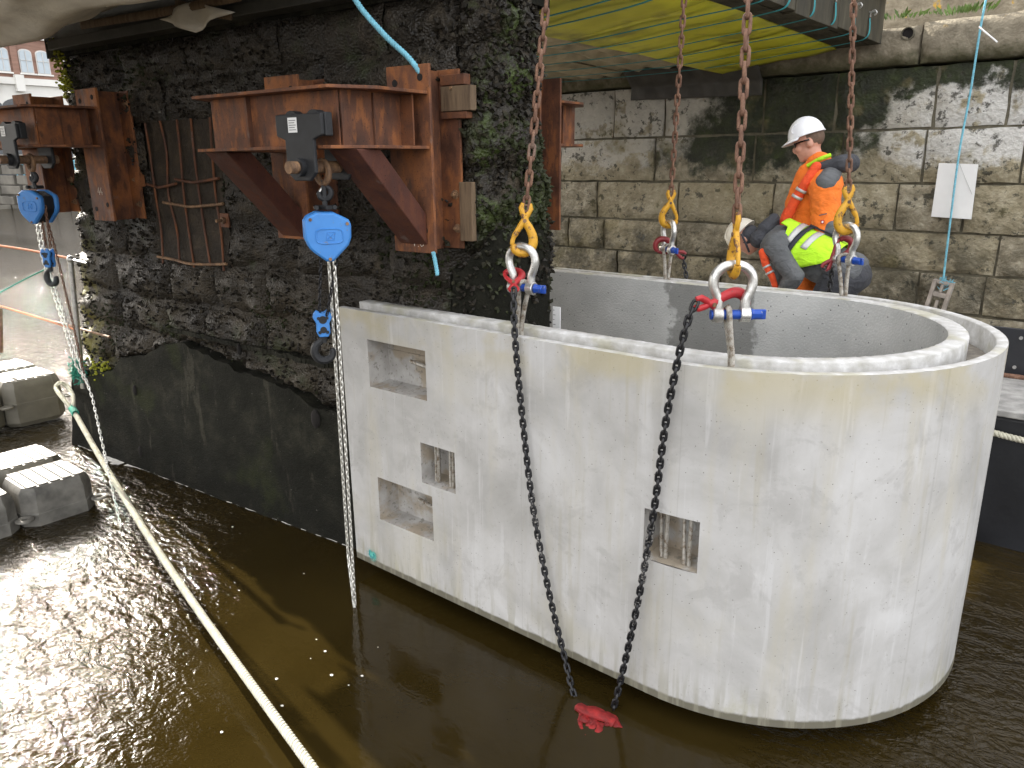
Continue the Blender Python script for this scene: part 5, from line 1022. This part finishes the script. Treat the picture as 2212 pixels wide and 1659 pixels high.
skinned('trousers', p1_, [(w1(.02, .10, 1.92), w1(.06, .12, 1.5), .125, .10), (w1(.06, .12, 1.5), w1(0, .13, 1.12), .098, .085), (w1(.02, -.10, 1.92), w1(0, -.12, 1.5), .125, .10), (w1(0, -.12, 1.5), w1(-.05, -.13, 1.12), .098, .085)], M['orange'], .016, (), 4, .006)
for b in (.13, -.13): skinned('boot', p1_, [(w1(-.03 + (b - .13) * .2, b, 1.20), w1(-.03 + (b - .13) * .2, b, 1.08), .062, .06), (w1(-.03 + (b - .13) * .2, b, 1.07), w1(.17 + (b - .13) * .2, b, 1.065), .05, .043)], M['blkpaint'], .012, (), 3)
def ringband(name, mat, parent, o, a, r1, r2, ax, h, n=26, amp=1.0):
    """closed strip of tape lying round a limb"""
    ax = Vector(ax).normalized(); x = Vector(a); x = (x - ax * x.dot(ax)).normalized(); y = ax.cross(x); mb = MB()
    mb.grid(n + 1, 2, lambda i, j: Vector(o) + (x * math.cos(6.2832 * i / n) * r1 + y * math.sin(6.2832 * i / n) * r2) + ax * h * (j - .5)); q = mb.build(name, mat, parent, smooth=80); m = q.modifiers.new('s', 'SOLIDIFY'); m.thickness = .004; return q
ad = (w1(-.02, -.29, 2.18) - w1(0, -.20, 2.46)); fo_ = (w1(.13, -.245, 2.05) - w1(-.02, -.29, 2.18))
ringband('reflective_band', M['reflo'], p1_, w1(.02, 0, 2.02), fx, .222, .30, Zv, .055); ringband('reflective_band', M['reflo'], p1_, w1(.02, 0, 1.91), fx, .205, .285, Zv, .055)
ringband('cuff_band', M['reflo'], p1_, w1(.01, -.285, 2.05), fx, .101, .101, w1(.07, -.27, 1.93) - w1(-.05, -.30, 2.17), .06)
skinned('shoulder_patch', p1_, [(w1(-.06, -.10, 2.60), w1(-.02, -.25, 2.525), .078, .086)], M['greyf'], .010, (), 3)
skinned('elbow_patch', p1_, [(w1(-.075, -.345, 2.20), w1(-.05, -.345, 2.12), .065, .06)], M['greyf'], .012, (), 4)
skinned('hood', p1_, [(w1(-.10, -.14, 2.67), w1(-.20, .0, 2.67), .066, .075), (w1(-.20, 0, 2.67), w1(-.12, .12, 2.66), .075, .06), (w1(-.10, -.14, 2.67), w1(.05, -.13, 2.64), .06, .035)], M['dkgrey'], .012, (), 4, .006)
mb = MB(); mb.tube(curve_pts([w1(-.04, -.115, 2.735), w1(.04, -.125, 2.705), w1(.12, -.08, 2.655)], 5), .016, 8, flat=((0, 0, 1), 1)); mb.build('collar', M['lime'], p1_)
lv = [w1(.06, -.165, 2.65), w1(.13, -.185, 2.52), w1(.20, -.17, 2.38), w1(.25, -.15, 2.24), w1(.27, -.14, 2.15)]
skinned('life_vest', p1_, [(lv[i], lv[i + 1], .040, .042) for i in range(4)] + [(p + side * .27, q + side * .27, .04, .042) for p, q in zip(lv[1:], lv[2:])], M['orange2'], .011, (), 3)
for k_, q_ in ((.35, 1), (.72, 1)):
    a_ = lv[1].lerp(lv[2], k_); ringband('reflective_band', M['refl'], p1_, a_, side, .045, .045, lv[2] - lv[1], .022, 16)
mb = MB(); mb.tube(curve_pts([lv[4] + Zv * .05, w1(.19, -.20, 2.12), w1(.20, -.15, 2.02), w1(.20, -.14, 1.9)], 5), .018, 6); mb.tube(curve_pts([w1(.21, -.12, 2.20), w1(.16, -.19, 2.19), w1(.10, -.20, 2.2)], 4), .018, 6); mb.tube(curve_pts([w1(-.17, -.12, 2.30), w1(-.18, .02, 2.28), w1(-.12, .16, 2.3)], 4), .02, 6); mb.build('harness', M['navy'], p1_)
P = w1(.035, -.365, 2.245); mb = MB(); mb.box((0, 0, 0), (.026, .006, .028), lambda a, b, c_: w1(-.01 + a, -.415 + b, 2.245 + c_)); o = mb.build('sleeve_badge', M['red'], p1_, bev=.002); mb = MB(); mb.box((0, 0, 0), (.012, .004, .014), lambda a, b, c_: w1(-.01 + a, -.420 + b, 2.245 + c_)); mb.build('badge_mark', M['whiteb'], o)
mb = MB(); mb.box((0, 0, 0), (.055, .004, .008), lambda a, b, c_: w1(-.01 + a, -.408 + b, 2.30 + c_ - a * .25)); mb.build('sleeve_print', M['greyf'], p1_)

# worker bending over in lime vest
Y2 = 6.12; Hc = aty(1606, 512, Y2)
p2_ = thing('person', 'worker bending forward in lime high visibility vest, grey jacket and cream helmet', 'person', (aty(1815, 600, Y2).x, Y2 + .1, G))
X2 = lambda px, py, dy=0: aty(px, py, Y2 + dy)
hip = X2(1818, 585, .05); shl = X2(1692, 528, .02); nk = X2(1652, 520, .02); sN, sF = X2(1676, 535, -.20), X2(1680, 520, .24)
f2 = Vector((-.55, -.12, -.80)); u2 = Vector((-.82, 0, .52))
W2_, Rm2, E2 = head(p2_, Hc + Vector((.025, 0, -.01)), f2, u2, 1.0)
hipN, hipF = hip + Vector((.02, -.11, -.03)), hip + Vector((.02, .13, -.03)); kN, kF = hipN + Vector((-.16, -.02, -.34)), hipF + Vector((-.10, .02, -.36)); fN, fF = Vector((hipN.x - .02, hipN.y - .02, G + .09)), Vector((hipF.x + .05, hipF.y + .03, G + .09))
eN = X2(1716, 598, -.25); hN = X2(1676, 652, -.17); eF = X2(1690, 640, .26); hF = X2(1640, 665, .14)
caps = [(Hc + Vector((.06, 0, -.02)), nk + Vector((.04, 0, 0)), .06, .07), (shl, hip, .13, .12), (hipN, kN, .085, .06), (kN, fN, .058, .045), (hipF, kF, .085, .06), (kF, fF, .058, .045), (sN, eN, .05, .042), (eN, hN, .04, .03), (sF, eF, .05, .042), (eF, hF, .04, .03), (fN, fN + Vector((-.15, 0, -.04)), .04, .03), (fF, fF + Vector((-.15, 0, -.04)), .04, .03)]
hand(caps, hN, Vector((-.6, .1, -.6)), Vector((0, .9, -.2))); hand(caps, hF, Vector((-.6, -.1, -.6)), Vector((0, -.9, -.2)))
skinned('body', p2_, caps, M['skin'], .0095, E2, 3)
helmet(p2_, W2_(.0, 0, .05), f2, u2, M['helmet2'], .98)
mb = MB(); mb.ell(W2_(-.03, 0, -.01), [.092, .087, .09], Rm2); mb.tube(curve_pts([W2_(-.02, -.09, .03), W2_(.02, -.082, -.05), W2_(.06, -.04, -.10)], 4), .009, 6); mb.build('helmet_liner', M['dkgrey'], p2_)
skinned('jacket', p2_, [(shl + Vector((0, 0, -.01)), hip + Vector((.01, 0, .0)), .165, .165), (sN + Vector((0, .06, 0)), sF - Vector((0, .06, 0)), .13, .13), (nk + Vector((.03, 0, .02)), shl, .10, .15), (sN, eN, .088, .072), (eN, hN.lerp(eN, .15), .074, .056), (sF, eF, .10, .08), (eF, hF.lerp(eF, .15), .08, .06), (hip + Vector((.02, -.07, 0)), hip + Vector((.02, .09, 0)), .16, .16)], M['greyf'], .014, (), 3, .012)
skinned('hood', p2_, [(nk + Vector((.02, -.06, .10)), nk + Vector((.06, .0, .18)), .065, .045), (nk + Vector((.02, .08, .10)), nk + Vector((.06, 0, .18)), .06, .045), (nk + Vector((-.01, -.10, .02)), nk + Vector((.0, .12, .02)), .07, .07)], M['dkgrey'], .012, (), 3, .006)
skinned('trousers', p2_, [(hipN, kN, .135, .10), (kN, fN, .10, .085), (hipF, kF, .135, .10), (kF, fF, .10, .085), (hip + Vector((.06, -.04, -.04)), hip + Vector((.06, .08, -.04)), .145, .145)], M['dkgrey'], .016, (), 4, .006)
for q_ in (fN, fF): skinned('boot', p2_, [(q_ + Vector((0, 0, .08)), q_ + Vector((0, 0, -.03)), .06, .058), (q_ + Vector((0, 0, -.035)), q_ + Vector((-.18, 0, -.04)), .045, .042)], M['blkpaint'], .012, (), 3)
# vest: a sheet wrapped over the back, open at the near side
bk = (hip - shl); L2 = bk.length; bd = bk / L2; upv = (Zv - bd * Zv.dot(bd)).normalized(); acr = Vector((0, 1, 0))
def vest(t, a, e=0):
    r = .200 + e + .006 * noise.noise(Vector((t * 5, a * 2, 1))); o_ = shl + bd * (-.05 + L2 * 1.0 * t); return o_ + upv * math.cos(a) * r + acr * math.sin(a) * (r + .045)
mb = MB()
def vfn(i, j):
    t = i / 24; a0 = -.55 - 1.75 * min(1, max(0, (t - .12) / .26)) + 1.15 * max(0, (t - .4) / .6); a = a0 + (1.6 - a0) * j / 20; return vest(t, a)
mb.grid(25, 21, vfn); q = mb.build('vest', M['lime'], p2_, smooth=80); m = q.modifiers.new('s', 'SOLIDIFY'); m.thickness = .006
for t0 in (.22, .55):
    mb = MB(); mb.grid(4, 18, lambda i, j: vest(t0 + .10 * i / 3 + (.10 * (j / 17 - .6) if t0 > .5 else .05 * (.6 - j / 17)), -1.15 + 2.4 * j / 17, .007)); q = mb.build('reflective_band', M['refl'], p2_, smooth=80); m = q.modifiers.new('s', 'SOLIDIFY'); m.thickness = .003
mb = MB(); mb.grid(3, 22, lambda i, j: vest(.36 + .075 * i / 2 + .06 * (j / 21 - .8), -1.9 + 2.0 * j / 21, .016)); q = mb.build('harness_strap', M['navy'], p2_, smooth=80); m = q.modifiers.new('s', 'SOLIDIFY'); m.thickness = .006
mb = MB(); P_ = [vest(.36 + .64 * k / 8, -.05, .02) for k in range(9)]; mb.tube(P_, .022, 6, flat=(tuple(upv), .4)); mb.build('harness_back_strap', M['navy'], p2_)
lvb = [X2(1648, 545, -.23), X2(1655, 572, -.24), X2(1668, 598, -.24), X2(1676, 622, -.22)]
skinned('life_vest', p2_, [(lvb[i], lvb[i + 1], .034 - .004 * i, .032 - .004 * i) for i in range(3)], M['orange2'], .010, (), 3)
for k_ in (.15, .65): ringband('reflective_band', M['refl'], p2_, lvb[1].lerp(lvb[2], k_), (0, 1, 0), .036, .036, lvb[2] - lvb[1], .016, 14)
